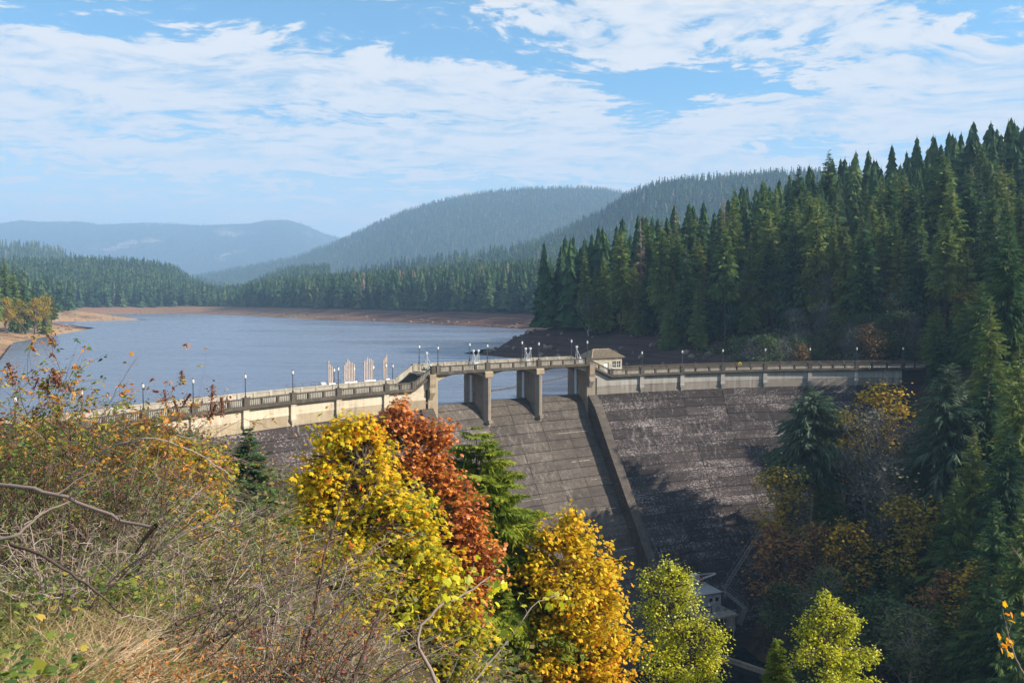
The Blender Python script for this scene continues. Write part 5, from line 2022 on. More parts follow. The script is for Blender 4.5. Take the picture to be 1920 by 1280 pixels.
# rocks and stumps along the drawn-down shore
rg = np.random.default_rng(79)
bm = bmesh.new()
bmesh.ops.create_icosphere(bm, subdivisions=1, radius=1)
iv = np.array([v.co[:] for v in bm.verts])
bm.verts.index_update()
iF = np.array([[v.index for v in f.verts] for f in bm.faces])
bm.free()
iv *= rg.uniform(0.7, 1.2, len(iv))[:, None]
P = []
while len(P) < 1500:
    i = rg.integers(len(ARC) + 2, len(LAKE) - 1)
    a, b = LAKE[i], LAKE[(i + 1) % len(LAKE)]
    t_ = rg.random()
    q_ = a + (b - a) * t_ + rg.normal(0, 16, 2)
    P.append(q_)
P = np.array(P)
d_ = lake_dist(P[:, 0], P[:, 1])
ok = (d_ > 0.5) & (d_ < 45) & (P[:, 1] > 195)
P = P[ok]
z = hfun(P[:, 0], P[:, 1])
tm = TM()
sc3 = rg.uniform(0.3, 1.0, (len(P), 1)) ** 2 * np.array([[1.6, 1.6, 1.1]]) + 0.15
tm.place(iv, TRI(iF), np.c_[P, z], rotz(rg.uniform(0, 6.28, len(P))), sc3, np.full(len(P), .5))
tag(tm.build('rocks', M['rock'], kind='stuff'), 'scattered rocks and stumps on the bare lake shore', 'rocks')

# ------------------------------------------------------------------ foreground: maples, firs, cottonwoods
def lobes_px(L):
    """crown lobes given as (column, row, half width px, half height px, forward distance)"""
    out = []
    for px, py, rx, ry, y in L:
        c = at_y(px, py, y)
        k = y / FPX
        out.append((c, np.array([rx * k, min(rx, ry) * k * 0.9, ry * k])))
    return out


def near_tree(name, label, cat, lobes, root_xy, ntwig, nleaf, size, tmpl, mleaf, mbark, seed, group=None, tfun=None, spread=0.42, trunk_r=0.16, drop=0.0):
    rg = np.random.default_rng(seed)
    sub = []
    for c, r_ in lobes:
        sub.append((c, r_ * 0.62))
        for _ in range(5):
            v = rg.normal(0, 1, 3)
            v /= np.linalg.norm(v)
            sub.append((c + v * r_ * rg.uniform(0.5, 0.95), r_ * rg.uniform(0.28, 0.5)))
    lobes = sub
    gz = float(hfun(*root_xy))
    base = np.array([root_xy[0], root_xy[1], gz])
    t = thing(name, label, cat, tuple(base), 0, group)
    cs = np.array([c for c, r in lobes])
    vol = np.array([np.prod(r) ** 0.8 for c, r in lobes])
    tmT, tmL = TM(), TM()
    top = cs[np.argmax(cs[:, 2])]
    mid_ = cs.mean(0)
    trunk = bez(base - [0, 0, 0.6], top * 0.55 + mid_ * 0.45, 0.02, 9, rg, 0.12)
    tmT.tube(trunk - base, trunk_r, trunk_r * 0.3, 0.35, 7)
    tips, tl = [], []
    for li, (c, r) in enumerate(lobes):
        s_ = trunk[np.argmin(np.linalg.norm(trunk - (c - [0, 0, r[2] * 0.9]), axis=1))]
        limb = bez(s_, c + r * [0, 0, 0.35], 0.04, 8, rg, 0.2)
        tmT.tube(limb - base, trunk_r * 0.45, trunk_r * 0.14, 0.35, 5)
        n = int(ntwig * vol[li] / vol.sum()) + 3
        for q_ in range(n):
            v = rg.normal(0, 1, 3)
            v /= np.linalg.norm(v)
            rr_ = rg.uniform(0.25, 1) ** 0.45
            e = c + v * r * rr_
            st = limb[rg.integers(2, 8)]
            st = st + (e - st) * 0.0
            tw = bez(st, e, 0.06, 6, rg, 0.2)
            tmT.tube(tw - base, trunk_r * 0.10, 0.006, 0.3, 3)
            for f in (0.55, 0.78, 1.0):
                tips.append(st + (e - st) * f)
                tl.append((li, f))
    tips = np.array(tips)
    wgt = np.array([0.5 + f for _, f in tl])
    ntw = len(tips) // 3
    live = np.where(rg.random(ntw) < 0.30, 0.04, rg.uniform(0.5, 1.6, ntw))
    wgt = wgt * np.repeat(live, 3)
    k = rg.choice(len(tips), nleaf, p=wgt / wgt.sum())
    off = rg.normal(0, 1, (nleaf, 3)) * spread * np.array([1, 1, 0.75])
    P = tips[k] + off
    li_ = np.array([a for a, _ in tl])[k]
    C_ = cs[li_]
    Rr = np.array([r for c, r in lobes])[li_]
    out = (P - C_) / Rr
    depth = np.linalg.norm(out, axis=1)
    outn = out / (depth[:, None] + 1e-6)
    ct = rg.uniform(0, 1, len(tips))
    ti_ = tfun(P, depth, ct[k], rg) if tfun else np.clip(0.5 * ct[k] + 0.25 + rg.normal(0, .15, nleaf), 0, 1)
    tmL.place(*tmpl, P - base, leaf_frames(rg, nleaf, outn, 0.9, 0.55), rg.uniform(0.5, 1.3, nleaf) * size, np.clip(ti_, 0, 1))
    tmT.build('trunk', mbark, t, smooth=True)
    tmL.build('crown', mleaf, t)
    return t


def px_of(P):
    d = P - np.array([0, 0, CZ])
    fw = d[:, 1] * math.cos(PITCH) - d[:, 2] * math.sin(PITCH)
    up = d[:, 1] * math.sin(PITCH) + d[:, 2] * math.cos(PITCH)
    return 960 + FPX * d[:, 0] / fw, 640 - FPX * up / fw


def tf_yellow(P, depth, c, rg):
    n = len(P)
    hgt = (P[:, 2] - P[:, 2].min()) / np.ptp(P[:, 2])
    return 0.27 + 0.34 * (hgt - 0.5) + 0.22 * (np.clip(depth, 0, 1.2) - 0.7) + (c - 0.5) * 0.42 + rg.normal(0, .12, n) + (rg.random(n) < 0.06) * 0.4


def tf_gold(P, depth, c, rg):
    n = len(P)
    hgt = (P[:, 2] - P[:, 2].min()) / np.ptp(P[:, 2])
    return 0.32 + 0.14 * (0.5 - np.abs(hgt - 0.5)) * 0 + 0.25 * (np.clip(depth, 0, 1.2) - 0.75) + (c - 0.5) * 0.38 + rg.normal(0, .13, n) + (hgt < 0.25) * 0.12


near_tree('maple_tree', 'large yellow maple in front of the russet maple on the near slope', 'maple',
          lobes_px([(614, 880, 32, 52, 27), (652, 835, 40, 45, 27.5), (700, 872, 50, 50, 27.5), (628, 960, 64, 72, 27), (735, 940, 95, 75, 27.5), (685, 925, 85, 80, 28.2), (690, 1000, 90, 80, 28), (655, 800, 20, 26, 27.5), (622, 815, 14, 26, 27.2), (690, 806, 14, 22, 27.5), (585, 900, 16, 26, 27), (578, 980, 26, 44, 26.8), (580, 1070, 40, 60, 26.5), (600, 1140, 70, 70, 26), (700, 1230, 100, 70, 25.6), (830, 1190, 90, 80, 26), (590, 900, 40, 50, 27), (650, 1050, 100, 80, 26), (790, 1030, 95, 80, 27), (720, 1130, 120, 90, 26),
                    (850, 1130, 85, 80, 26.5), (640, 1200, 110, 90, 25), (780, 1240, 120, 80, 25.5), (890, 1220, 55, 60, 26)]),
          (-5.0, 27.5), 760, 17000, 0.185, MAPLE, M['lf_yellow'], M['bark'], 301, None, tf_yellow, 0.27, 0.17)
near_tree('maple_tree', 'russet red maple with thinning twigs behind the yellow maple', 'maple',
          lobes_px([(700, 805, 34, 36, 38), (735, 785, 40, 28, 38), (800, 870, 60, 50, 37.5), (775, 795, 45, 36, 38), (815, 830, 40, 50, 38), (735, 870, 60, 55, 37.5), (830, 900, 65, 60, 37.5), (875, 960, 55, 70, 37), (850, 1040, 80, 75, 36.5), (890, 1120, 55, 80, 36), (870, 1210, 70, 80, 35.5), (915, 1060, 38, 60, 36.5)]),
          (-3.2, 37), 520, 11000, 0.18, MAPLE_S, M['lf_red'], M['bark'], 302, None, lambda P, d_, c, g_: 0.50 + 0.48 * c + g_.normal(0, .16, len(P)), 0.26, 0.16)
near_tree('maple_tree', 'round golden orange maple right of the russet maple', 'maple',
          lobes_px([(1030, 1000, 58, 48, 42), (1085, 1005, 58, 50, 42), (1120, 1060, 55, 55, 42), (1000, 1070, 60, 65, 41.5), (1070, 1090, 75, 70, 41), (1140, 1130, 50, 65, 41.5), (1010, 1160, 60, 70, 41), (1090, 1180, 80, 70, 40.5), (1160, 1210, 55, 60, 41),
                    (1050, 1260, 90, 60, 40), (1150, 1275, 70, 50, 40)]),
          (3.4, 42), 560, 14000, 0.19, MAPLE_S, M['lf_gold'], M['bark'], 303, None, tf_gold, 0.27, 0.20)
near_tree('cottonwood_tree', 'lime yellow cottonwood in front of the valve house', 'cottonwood',
          lobes_px([(1262, 1092, 34, 36, 48), (1225, 1125, 32, 40, 48), (1285, 1120, 36, 45, 48), (1240, 1180, 50, 50, 48), (1300, 1190, 42, 45, 47.5), (1225, 1250, 50, 55, 47), (1290, 1255, 55, 50, 47), (1345, 1215, 20, 30, 47.5), (1352, 1190, 12, 18, 47.5), (1212, 1088, 13, 20, 48), (1250, 1066, 10, 18, 48), (1280, 1076, 12, 18, 48), (1335, 1262, 28, 30, 47)]),
          (9.4, 48), 420, 12000, 0.15, OV, M['lf_lime'], M['bark'], 304, 'lime coloured cottonwoods', None, 0.28, 0.15)
near_tree('cottonwood_tree', 'lime yellow cottonwood with a pointed top above the dark pool', 'cottonwood',
          lobes_px([(1552, 1148, 26, 28, 45), (1530, 1175, 26, 30, 45), (1575, 1185, 32, 36, 45), (1520, 1225, 36, 40, 44.5), (1560, 1240, 42, 45, 44.5), (1605, 1235, 30, 36, 44.5), (1503, 1178, 12, 20, 45), (1598, 1165, 13, 22, 45), (1550, 1130, 12, 18, 45), (1632, 1222, 16, 24, 44.5), (1540, 1290, 55, 45, 44), (1610, 1290, 40, 40, 44)]),
          (16.4, 45), 380, 10500, 0.15, OV, M['lf_lime'], M['bark'], 305, 'lime coloured cottonwoods', None, 0.22, 0.14)
near_tree('young_maple', 'rounded orange green maple bush beside the left crest wall', 'maple',
          lobes_px([(345, 845, 50, 34, 24), (300, 862, 44, 38, 24), (390, 880, 44, 50, 24), (330, 905, 66, 50, 23.5), (405, 925, 40, 50, 23.5), (370, 960, 66, 50, 23), (300, 940, 60, 50, 23)]),
          (-9.0, 23.6), 420, 13000, 0.105, MAPLE_S, M['lf_bush'], M['bark'], 306, None, lambda P, d_, c, g_: 0.22 + 0.55 * c + g_.normal(0, .14, len(P)), 0.16, 0.07)
near_tree('young_maple', 'small yellow brown sapling crown between the firs and the bare twigs', 'maple',
          lobes_px([(540, 1030, 40, 50, 30), (500, 1080, 50, 55, 29), (470, 1010, 40, 40, 30), (560, 1110, 50, 60, 28)]),
          (-8.2, 29), 130, 2600, 0.125, MAPLE_S, M['lf_bush'], M['bark'], 307, None, None, 0.25, 0.07)

# near firs
def near_fir(label, px, py, y, rmul, seed, H=None, mt='needle_near', lv=30, per=12, expo=0.9):
    p = at_y(px, py, y)
    g = float(hfun(p[0], p[1]))
    H = (p[2] - g + 0.5) if H is None else H
    t = thing('fir_tree', label, 'fir', (p[0], p[1], p[2] - H), 0, 'firs on the near slope')
    rg = np.random.default_rng(seed)
    tm_ = TM()
    spray = branch_template(rg, 5)
    for li in range(lv):
        f = li / (lv - 1)
        z = H * (0.12 + 0.86 * f)
        Lr = rmul * H * (1 - f) ** expo + 0.12
        for q_ in range(int(per * (1 - 0.45 * f))):
            az = rg.uniform(0, 6.283)
            L_ = Lr * rg.uniform(0.7, 1.15)
            up = 0.45 * f - 0.05 + rg.uniform(-.15, .15)
            d = np.array([math.cos(az), math.sin(az), up])
            d /= np.linalg.norm(d)
            side_ = np.cross(d, [0, 0, 1.0])
            side_ /= np.linalg.norm(side_)
            ct = np.clip(0.45 + rg.normal(0, .2), 0, 1)
            # a bough: the spine plus leafy side sprays that droop
            m_ = max(4, int(9 * L_ / 1.6))
            for j in range(m_):
                s_ = (j + 0.4) / m_
                o_ = np.array([0, 0, z]) + d * L_ * s_ + np.array([0, 0, -0.22 * L_ * s_ * s_])
                for sd in (-1, 1):
                    fw = d * 0.75 + side_ * sd * rg.uniform(0.6, 1.0) + np.array([0, 0, rg.uniform(-.35, .05)])
                    ln = (0.42 * L_ * (1 - s_) + 0.22) * rg.uniform(0.7, 1.2)
                    tm_.place(*spray, o_[None], frames(fw[None], np.array([[rg.normal(0, .6), rg.normal(0, .6), 1.0]])), np.array([ln]), np.array([np.clip(ct + rg.normal(0, .15) + 0.2 * (s_ - .5), 0, 1)]))
    mb = MB()
    mb.tube([(0, 0, -0.5), (0, 0, H * 0.97)], 0.018 * H, 0.01, 7)
    mb.build('trunk', M['bark'], t, smooth=True)
    tm_.build('crown', M[mt], t)


near_fir('dark green young fir in front of the left crest wall', 466, 800, 50, 0.34, 401, 9.0, 'needle', expo=0.85)
near_fir('large bright green fir behind the russet maple against the spillway', 893, 788, 43, 0.42, 402, 19, lv=34, per=13, expo=0.66)
near_fir('small bright green fir left of the pointed cottonwood', 1458, 1196, 46, 0.27, 403, 9)
near_fir('dark fir low between the russet and golden maples', 945, 1090, 40, 0.34, 404, 8)

# ------------------------------------------------------------------ foreground slope: grass, brambles, shrubs, branches
def slope_pts(rg, n, x0, x1, y0, y1, pmin=-80, pmax=700):
    y = y0 + (y1 - y0) * rg.random(n) ** 1.3
    px = rg.uniform(pmin, pmax, n)
    x = (px - 960) / FPX * y
    return np.stack([x, y, hfun(x, y)], -1), px


rg = np.random.default_rng(500)
BL = (np.array([(-.016, 0, 0), (.016, 0, 0), (-.012, .45, .02), (.012, .45, .02), (0, 1, -.18)], float), TRI([(0, 1, 3), (0, 3, 2), (2, 3, 4)]))
tm = TM()
P, px = slope_pts(rg, 90000, 0, 0, 4.2, 22, -100, 760)
patch = vnoise(P[:, 0], P[:, 1], 1.4, 9) + vnoise(P[:, 0], P[:, 1], 0.45, 10) * 0.7
keep = rg.random(len(P)) < np.clip(1.15 - P[:, 1] / 26, 0.2, 1)
P, patch = P[keep], patch[keep]
n = len(P)
az = rg.uniform(0, 6.283, n)
fl = rg.uniform(0.05, 1.1, n)
fw = np.stack([np.cos(az) + 0.5, np.sin(az) - 0.25, fl], -1)
ti = np.clip(0.31 + patch * 0.85 + rg.normal(0, .20, n), 0, 1)
tm.place(*BL, P + np.array([0, 0, -0.02]), frames(fw, np.stack([rg.normal(0, 1, n), rg.normal(0, 1, n), np.full(n, .6)], -1)), np.stack([rg.uniform(0.16, 0.36, n), rg.uniform(0.14, 0.48, n), rg.uniform(0.2, 0.6, n)], -1), ti)
tag(tm.build('grass', M['grass'], kind='stuff'), 'matted straw coloured and green grass on the near slope', 'grass')

tm = TM()
P, px = slope_pts(rg, 19000, 0, 0, 4.4, 20, -80, 720)
pt = vnoise(P[:, 0], P[:, 1], 1.1, 13) + 0.5 * vnoise(P[:, 0], P[:, 1], 0.4, 14)
P = P[pt + rg.normal(0, .16, len(pt)) > 0.10]
n = len(P)
P[:, 2] += rg.uniform(0.05, 0.45, n)
tm.place(*MAPLE_S, P, leaf_frames(rg, n, np.zeros((n, 3)), 0.3, 1.1), rg.uniform(0.03, 0.075, n), np.clip(rg.normal(0.5, 0.25, n), 0, 1))
tag(tm.build('bramble_leaves', M['lf_green'], kind='stuff'), 'green and yellowing bramble leaves scattered through the grass', 'brambles')

BRK = (np.array([(0, 0, 0), (.16, .40, -.05), (0, 1, -.25), (-.16, .40, -.05)], float), TRI([(0, 1, 2), (0, 2, 3)]))
tm = TM()
for cx, cy_, nn in ((330, 1255, 260), (560, 1230, 120), (420, 1275, 120), (620, 1170, 60), (180, 1270, 60)):
    d = 5.2 if cy_ > 1240 else 6.6
    c = at_y(cx, cy_, d)
    q_ = c + rg.normal(0, 1, (nn, 3)) * [0.30, 0.25, 0.07]
    nn2 = int(nn * 1.5)
    q_ = c + rg.normal(0, 1, (nn2, 3)) * [0.24, 0.25, 0.06]
    tm.place(*BRK, q_, leaf_frames(rg, nn2, np.zeros((nn2, 3)), 0.9, 0.5), rg.uniform(0.02, 0.055, nn2), rg.random(nn2))
tag(tm.build('bracken', M['lf_rust'], kind='stuff'), 'rust brown dead bracken leaves at the bottom of the slope', 'bracken')


NARROW = (np.array([(0, 0, 0), (.19, .40, -.05), (0, 1, -.16), (-.19, .40, -.05)], float), TRI([(0, 1, 2), (0, 2, 3)]))
TASSEL = []
for k_ in range(3):
    tm = TM()
    nn = 110
    s_ = rg.random(nn)
    wd = 0.032 * (1 - 0.75 * s_) + 0.006
    tm.place(*OV, np.stack([rg.normal(0, 1, nn) * wd, rg.normal(0, 1, nn) * wd, 0.10 - 0.24 * s_], -1), leaf_frames(rg, nn, np.zeros((nn, 3)), 1, 0.2), rg.uniform(0.018, 0.04, nn), rg.random(nn))
    tm.tube(np.array([(0, 0, 0.12), (0, 0, 0.06), (0, 0, -0.04), (0, 0, -0.13)]), 0.022, 0.004, 0.3, 6)
    TASSEL.append(tm.mesh('flower_head', M['tassel']))


def shrub(label, px, y, n, top_py, spread, leaf_n, leaf_size, mleaf, seed, lean=(0, 0), tint=(0.2, 0.9), tassels=0, kids=5, r0=0.010, name='shrub', leaf_hi=0.45, lt=(0.15, 0.95), drop=0.0):
    rg = np.random.default_rng(seed)
    x = (px - 960) / FPX * y
    base = np.array([x, y, float(hfun(x, y)) - 0.05 - drop])
    h = max(0.35, (at_y(px, top_py, y)[2] - base[2]) / 1.13)
    t = thing(name, label, 'shrub', tuple(base), 0, 'shrubs on the near slope')
    tmS, tmL, tmT = TM(), TM(), TM()
    nodes, ends = [], []
    for i in range(n):
        a = rg.uniform(0, 6.283)
        b0 = np.array([math.cos(a), math.sin(a), 0]) * rg.uniform(0, 0.25) * spread
        out = np.array([math.cos(a), math.sin(a), 0]) * spread * rg.uniform(0.15, 1.0) + np.array([lean[0], lean[1], 0]) * rg.uniform(0.5, 1.2)
        hh = h * rg.uniform(0.55, 1.08)
        m_ = 8
        s_ = np.linspace(0, 1, m_)[:, None]
        arch = rg.uniform(0.6, 1.6)
        Pp = b0 + out * s_ ** arch + np.array([0, 0, 1.0]) * hh * (1.25 * s_ - 0.25 * s_ ** 3 * rg.uniform(0.5, 2.2))
        Pp[1:] += np.cumsum(rg.normal(0, 0.022 * h, (m_ - 1, 3)), 0) * 0.6
        tn_ = rg.uniform(*tint)
        tmS.tube(Pp, r0 * rg.uniform(0.7, 1.4), r0 * 0.3, tn_, 4)
        ends.append(Pp[-1])
        for q_ in range(kids):
            j = rg.integers(2, m_)
            L_ = h * rg.uniform(0.12, 0.38)
            dv = rg.normal(0, 1, 3) + (Pp[j] - Pp[j - 1]) / (np.linalg.norm(Pp[j] - Pp[j - 1]) + 1e-6) * 1.1
            dv /= np.linalg.norm(dv)
            e = Pp[j] + dv * L_
            tw = bez(Pp[j], e, rg.uniform(-.15, .12), 5, rg, 0.25)
            tmS.tube(tw, r0 * 0.42, r0 * 0.15, np.clip(tn_ + rg.normal(0, .12), 0, 1), 3)
            nodes += [tw[2], tw[3], tw[4]]
            ends.append(tw[4])
            for _ in range(2):
                dv2 = dv + rg.normal(0, .7, 3)
                e2 = tw[3] + dv2 * L_ * 0.4
                tmS.tube(np.array([tw[3], (tw[3] + e2) / 2 + rg.normal(0, .01, 3), e2]), r0 * 0.22, r0 * 0.10, np.clip(tn_ + rg.normal(0, .12), 0, 1), 3)
                nodes.append(e2)
    tmS.build('stems', M['twig'], t)
    nodes = np.array(nodes)
    if leaf_n:
        w_ = np.clip((nodes[:, 2] - nodes[:, 2].min()) / (np.ptp(nodes[:, 2]) + 1e-6) - leaf_hi + 0.5, 0.02, None) ** 2
        k = rg.choice(len(nodes), leaf_n, p=w_ / w_.sum())
        Pl = nodes[k] + rg.normal(0, .022, (leaf_n, 3))
        nd = rg.uniform(*lt, len(nodes))
        tmL.place(*NARROW, Pl, leaf_frames(rg, leaf_n, np.zeros((leaf_n, 3)), 0.9, 0.5), rg.uniform(0.6, 1.3, leaf_n) * leaf_size, np.clip(nd[k] + rg.normal(0, .12, leaf_n), 0, 1))
        tmL.build('leaves', mleaf, t)
    if tassels:
        ends = np.array(ends)
        ends = ends[np.argsort(-ends[:, 2])][:tassels * 2]
        for e in ends[rg.choice(len(ends), tassels, replace=False)]:
            o = obj('flower_head', TASSEL[rg.integers(3)], t)
            o.location = tuple(e)
            o.rotation_euler = (rg.normal(0, .3), rg.normal(0, .3), rg.uniform(0, 6.28))
            q_ = rg.uniform(0.7, 1.25)
            o.scale = (q_, q_, q_)
    return t


S = M['lf_shrub']
shrub('tall shrub at the left edge with orange leafy tips over the lake', 40, 11.5, 46, 740, 1.0, 2200, 0.085, S, 601, (0.1, 0), (0.1, 0.6), 5, 6, lt=(0.3, 0.95))
shrub('bushy shrub beside the left edge with brown flower heads', 150, 12.5, 34, 768, 1.1, 1900, 0.085, S, 602, (0.3, 0), (0.1, 0.7), 7, 6, lt=(0.3, 0.95))
shrub('leaning shrub whose thin twigs reach toward the lamp posts', 210, 12.0, 30, 775, 1.0, 420, 0.08, S, 603, (0.8, 0.2), (0.2, 0.8), 6, 6, lt=(0.4, 1))
shrub('shrub with orange leaves and brown heads before the left crest', 225, 13.5, 28, 880, 1.1, 1500, 0.085, S, 604, (0.4, 0), (0.2, 0.8), 8, 6, lt=(0.35, 0.95))
shrub('broad leafy shrub at the left edge behind the dark stems', 105, 12.8, 50, 765, 1.6, 3600, 0.07, S, 621, (0, 0), (0.1, 0.6), 0, 7, lt=(0.1, 0.85))
shrub('dense dark stemmed shrub at the far left under the leafy tips', 60, 9.5, 46, 770, 1.2, 2200, 0.06, M['lf_green'], 605, (0, 0), (0.0, 0.35), 0, 7, lt=(0.0, 0.5))
shrub('tangled grey twig shrub under the tall left shrubs', 190, 9.6, 44, 885, 1.5, 2400, 0.05, M['lf_green'], 606, (0.3, -0.2), (0.4, 1.0), 0, 7, lt=(0.0, 0.6))
shrub('sprawling pale twig shrub in the middle of the left slope', 320, 11.0, 46, 1000, 1.8, 2600, 0.05, M['lf_green'], 607, (0.6, 0), (0.45, 1.0), 0, 7, lt=(0.1, 0.8))
shrub('olive leafed shrub behind the tangled grey twigs', 190, 15.0, 30, 880, 1.5, 4200, 0.075, M['lf_green'], 608, (0, 0), (0.2, 0.7), 0, 6, lt=(0.1, 0.6))
shrub('orange speckled shrub below the rounded maple bush', 400, 13.5, 36, 1000, 1.5, 2200, 0.075, S, 609, (0.5, 0), (0.2, 0.8), 2, 6, lt=(0.4, 0.9))
shrub('pale bare twig shrub left of the bare saplings', 430, 10.5, 46, 1035, 1.6, 1500, 0.045, M['lf_green'], 610, (0.5, 0), (0.5, 1.0), 0, 7, lt=(0.2, 0.9), drop=0.1)
shrub('grey bare twig shrub right of the grass at the bottom', 560, 9.0, 44, 1150, 1.3, 600, 0.05, S, 611, (0.5, 0), (0.4, 1.0), 0, 7, lt=(0.2, 1.0))
shrub('dark red leaved shrub at the bottom beside the bare saplings', 545, 6.8, 22, 1150, 0.6, 520, 0.045, leafmat('wine_leaves', [(0, (0.06, 0.012, 0.014)), (1, (0.24, 0.05, 0.04))], 0.2), 612, (0.2, 0), (0.0, 0.4), 0, 6, lt=(0, 1))
shrub('bare twig shrub under the yellow maple', 660, 12.0, 44, 1235, 1.6, 700, 0.08, M['lf_bush'], 613, (0.4, 0), (0.3, 0.9), 0, 7, lt=(0.1, 0.7))
shrub('twiggy shrub with yellow leaves at the bottom under the maples', 790, 12.0, 40, 1262, 1.5, 900, 0.085, M['lf_bush'], 614, (0.3, 0), (0.3, 0.9), 0, 7, lt=(0.1, 0.6))
shrub('brown twig thicket between the left fir and the yellow maple', 480, 19.0, 50, 1065, 2.2, 3000, 0.08, M['lf_bush'], 615, (0.5, 0), (0.2, 0.8), 3, 7, lt=(0.2, 0.8))
shrub('grey twig thicket on the slope below the rounded maple bush', 380, 19.0, 56, 975, 2.6, 3200, 0.07, M['lf_green'], 616, (0.5, 0), (0.4, 1.0), 0, 7, lt=(0.2, 0.8))
shrub('grey twig thicket below the yellow maple at the slope edge', 600, 16.0, 50, 1185, 1.8, 2200, 0.08, M['lf_bush'], 617, (0.4, 0), (0.4, 1.0), 2, 7, lt=(0.1, 0.7))
shrub('low pale twig tangle in the grass at the left', 110, 7.8, 30, 960, 1.0, 420, 0.045, M['lf_green'], 618, (0.3, 0), (0.5, 1.0), 0, 7, lt=(0.2, 0.8))
shrub('low twig tangle in the middle of the grass', 330, 7.6, 26, 1045, 0.9, 420, 0.045, M['lf_green'], 619, (0.3, 0), (0.4, 1.0), 0, 7, lt=(0.2, 0.8))
shrub('bare twig tangle at the bottom right of the grass', 480, 7.4, 34, 1050, 0.9, 420, 0.045, M['lf_green'], 620, (0.4, 0), (0.4, 1.0), 0, 7, lt=(0.2, 0.8))


def branch(label, ptsx, r0, r1, tint, twigs=10, seed=0, leaves=0, mleaf=None, lsize=0.1, name='bare_branch', cat='branch', group='bare branches on the near slope', lt=(0.3, 0.9), kidlen=0.35):
    """one bare branch or sapling through points given as (column,row,forward distance)"""
    rg = np.random.default_rng(seed)
    Q = np.array([at_y(*p) for p in ptsx])
    d = np.r_[0, np.cumsum(np.linalg.norm(np.diff(Q, axis=0), axis=1))]
    s_ = np.linspace(0, d[-1], 16)
    P = np.stack([np.interp(s_, d, Q[:, i]) for i in range(3)], -1)
    P[1:-1] = (P[:-2] + 2 * P[1:-1] + P[2:]) / 4
    P[1:-1] += rg.normal(0, d[-1] * 0.004, (14, 3))
    t = thing(name, label, cat, tuple(P[0]), 0, group)
    tm_ = TM()
    tm_.tube(P - P[0], r0, r1, tint, 7)
    nodes = []
    for _ in range(twigs):
        j = rg.integers(4, 15)
        fwd = P[j] - P[j - 1]
        fwd /= np.linalg.norm(fwd)
        dv = fwd + rg.normal(0, .6, 3)
        dv /= np.linalg.norm(dv)
        L_ = d[-1] * kidlen * rg.uniform(0.4, 1)
        tw = bez(P[j], P[j] + dv * L_, 0.05, 5, rg, 0.2)
        tm_.tube(tw - P[0], min(r1 * 0.8, r0 * 0.38), r1 * 0.25, tint, 4)
        nodes += [tw[3], tw[4]]
    tm_.build('wood', M['twig'], t, smooth=True)
    if leaves:
        nodes = np.array(nodes + [P[-1]])
        k = rg.integers(0, len(nodes), leaves)
        tl_ = TM()
        tl_.place(*MAPLE_S, nodes[k] - P[0] + rg.normal(0, lsize * 0.6, (leaves, 3)), leaf_frames(rg, leaves, np.zeros((leaves, 3)), 0.9, 0.4), rg.uniform(.7, 1.2, leaves) * lsize, rg.uniform(*lt, leaves))
        tl_.build('leaves', mleaf, t)


branch('thick pale arching branch at the left above the grass', [(-20, 908, 7.2), (60, 915, 7.1), (160, 945, 7.0), (230, 975, 6.9), (290, 990, 6.8)], 0.019, 0.013, 0.62, 5, 701, kidlen=0.25)
branch('short dark broken stub end of the arching branch', [(292, 985, 6.8), (270, 1010, 6.9), (255, 1035, 7.0)], 0.022, 0.012, 0.3, 3, 702)
branch('pale forked stick lying at the left edge of the grass', [(-10, 1012, 6.4), (30, 1005, 6.4), (80, 960, 6.5), (130, 940, 6.6)], 0.015, 0.005, 0.75, 4, 703, kidlen=0.25)
branch('dark curved stick running down through the grass', [(20, 1020, 6.4), (80, 1040, 6.3), (150, 1085, 6.2), (230, 1150, 6.1)], 0.014, 0.007, 0.2, 4, 704)
branch('long pale arching twig across the left thicket', [(120, 900, 9.5), (220, 830, 9.5), (300, 818, 9.5), (380, 850, 9.6), (440, 900, 9.7)], 0.012, 0.005, 0.95, 8, 705)
branch('dark straight sapling stem left of the rounded maple bush', [(258, 1080, 9.0), (300, 970, 9.2), (312, 870, 9.4), (318, 800, 9.6)], 0.012, 0.004, 0.1, 8, 706, 60, S, 0.05, 'bare_sapling', 'sapling', 'bare saplings on the near slope')
branch('long dark bare branch rising across the thicket toward the yellow maple', [(330, 1170, 7.2), (420, 1130, 7.6), (510, 1085, 8.0), (580, 1040, 8.6), (640, 1005, 9.0)], 0.020, 0.007, 0.12, 9, 707)
branch('second dark branch below the long one', [(400, 1200, 7.0), (470, 1160, 7.3), (560, 1110, 7.8), (660, 1050, 8.4)], 0.016, 0.006, 0.12, 9, 708)
branch('dark bare sapling with several thin stems at the bottom centre', [(555, 1290, 7.4), (585, 1180, 7.6), (600, 1080, 7.8), (625, 980, 8.1), (670, 860, 8.5)], 0.018, 0.004, 0.12, 12, 709, name='bare_sapling', cat='sapling', group='bare saplings on the near slope')
branch('thin dark sapling stem beside the bottom centre sapling', [(545, 1290, 7.6), (590, 1120, 7.9), (650, 990, 8.3), (720, 890, 8.8)], 0.012, 0.003, 0.1, 12, 710, name='bare_sapling', cat='sapling', group='bare saplings on the near slope')
branch('broken dark sapling stem leaning right at the bottom', [(655, 1290, 7.0), (680, 1230, 7.1), (700, 1175, 7.2), (710, 1150, 7.3)], 0.018, 0.012, 0.2, 4, 711, name='bare_sapling', cat='sapling', group='bare saplings on the near slope')
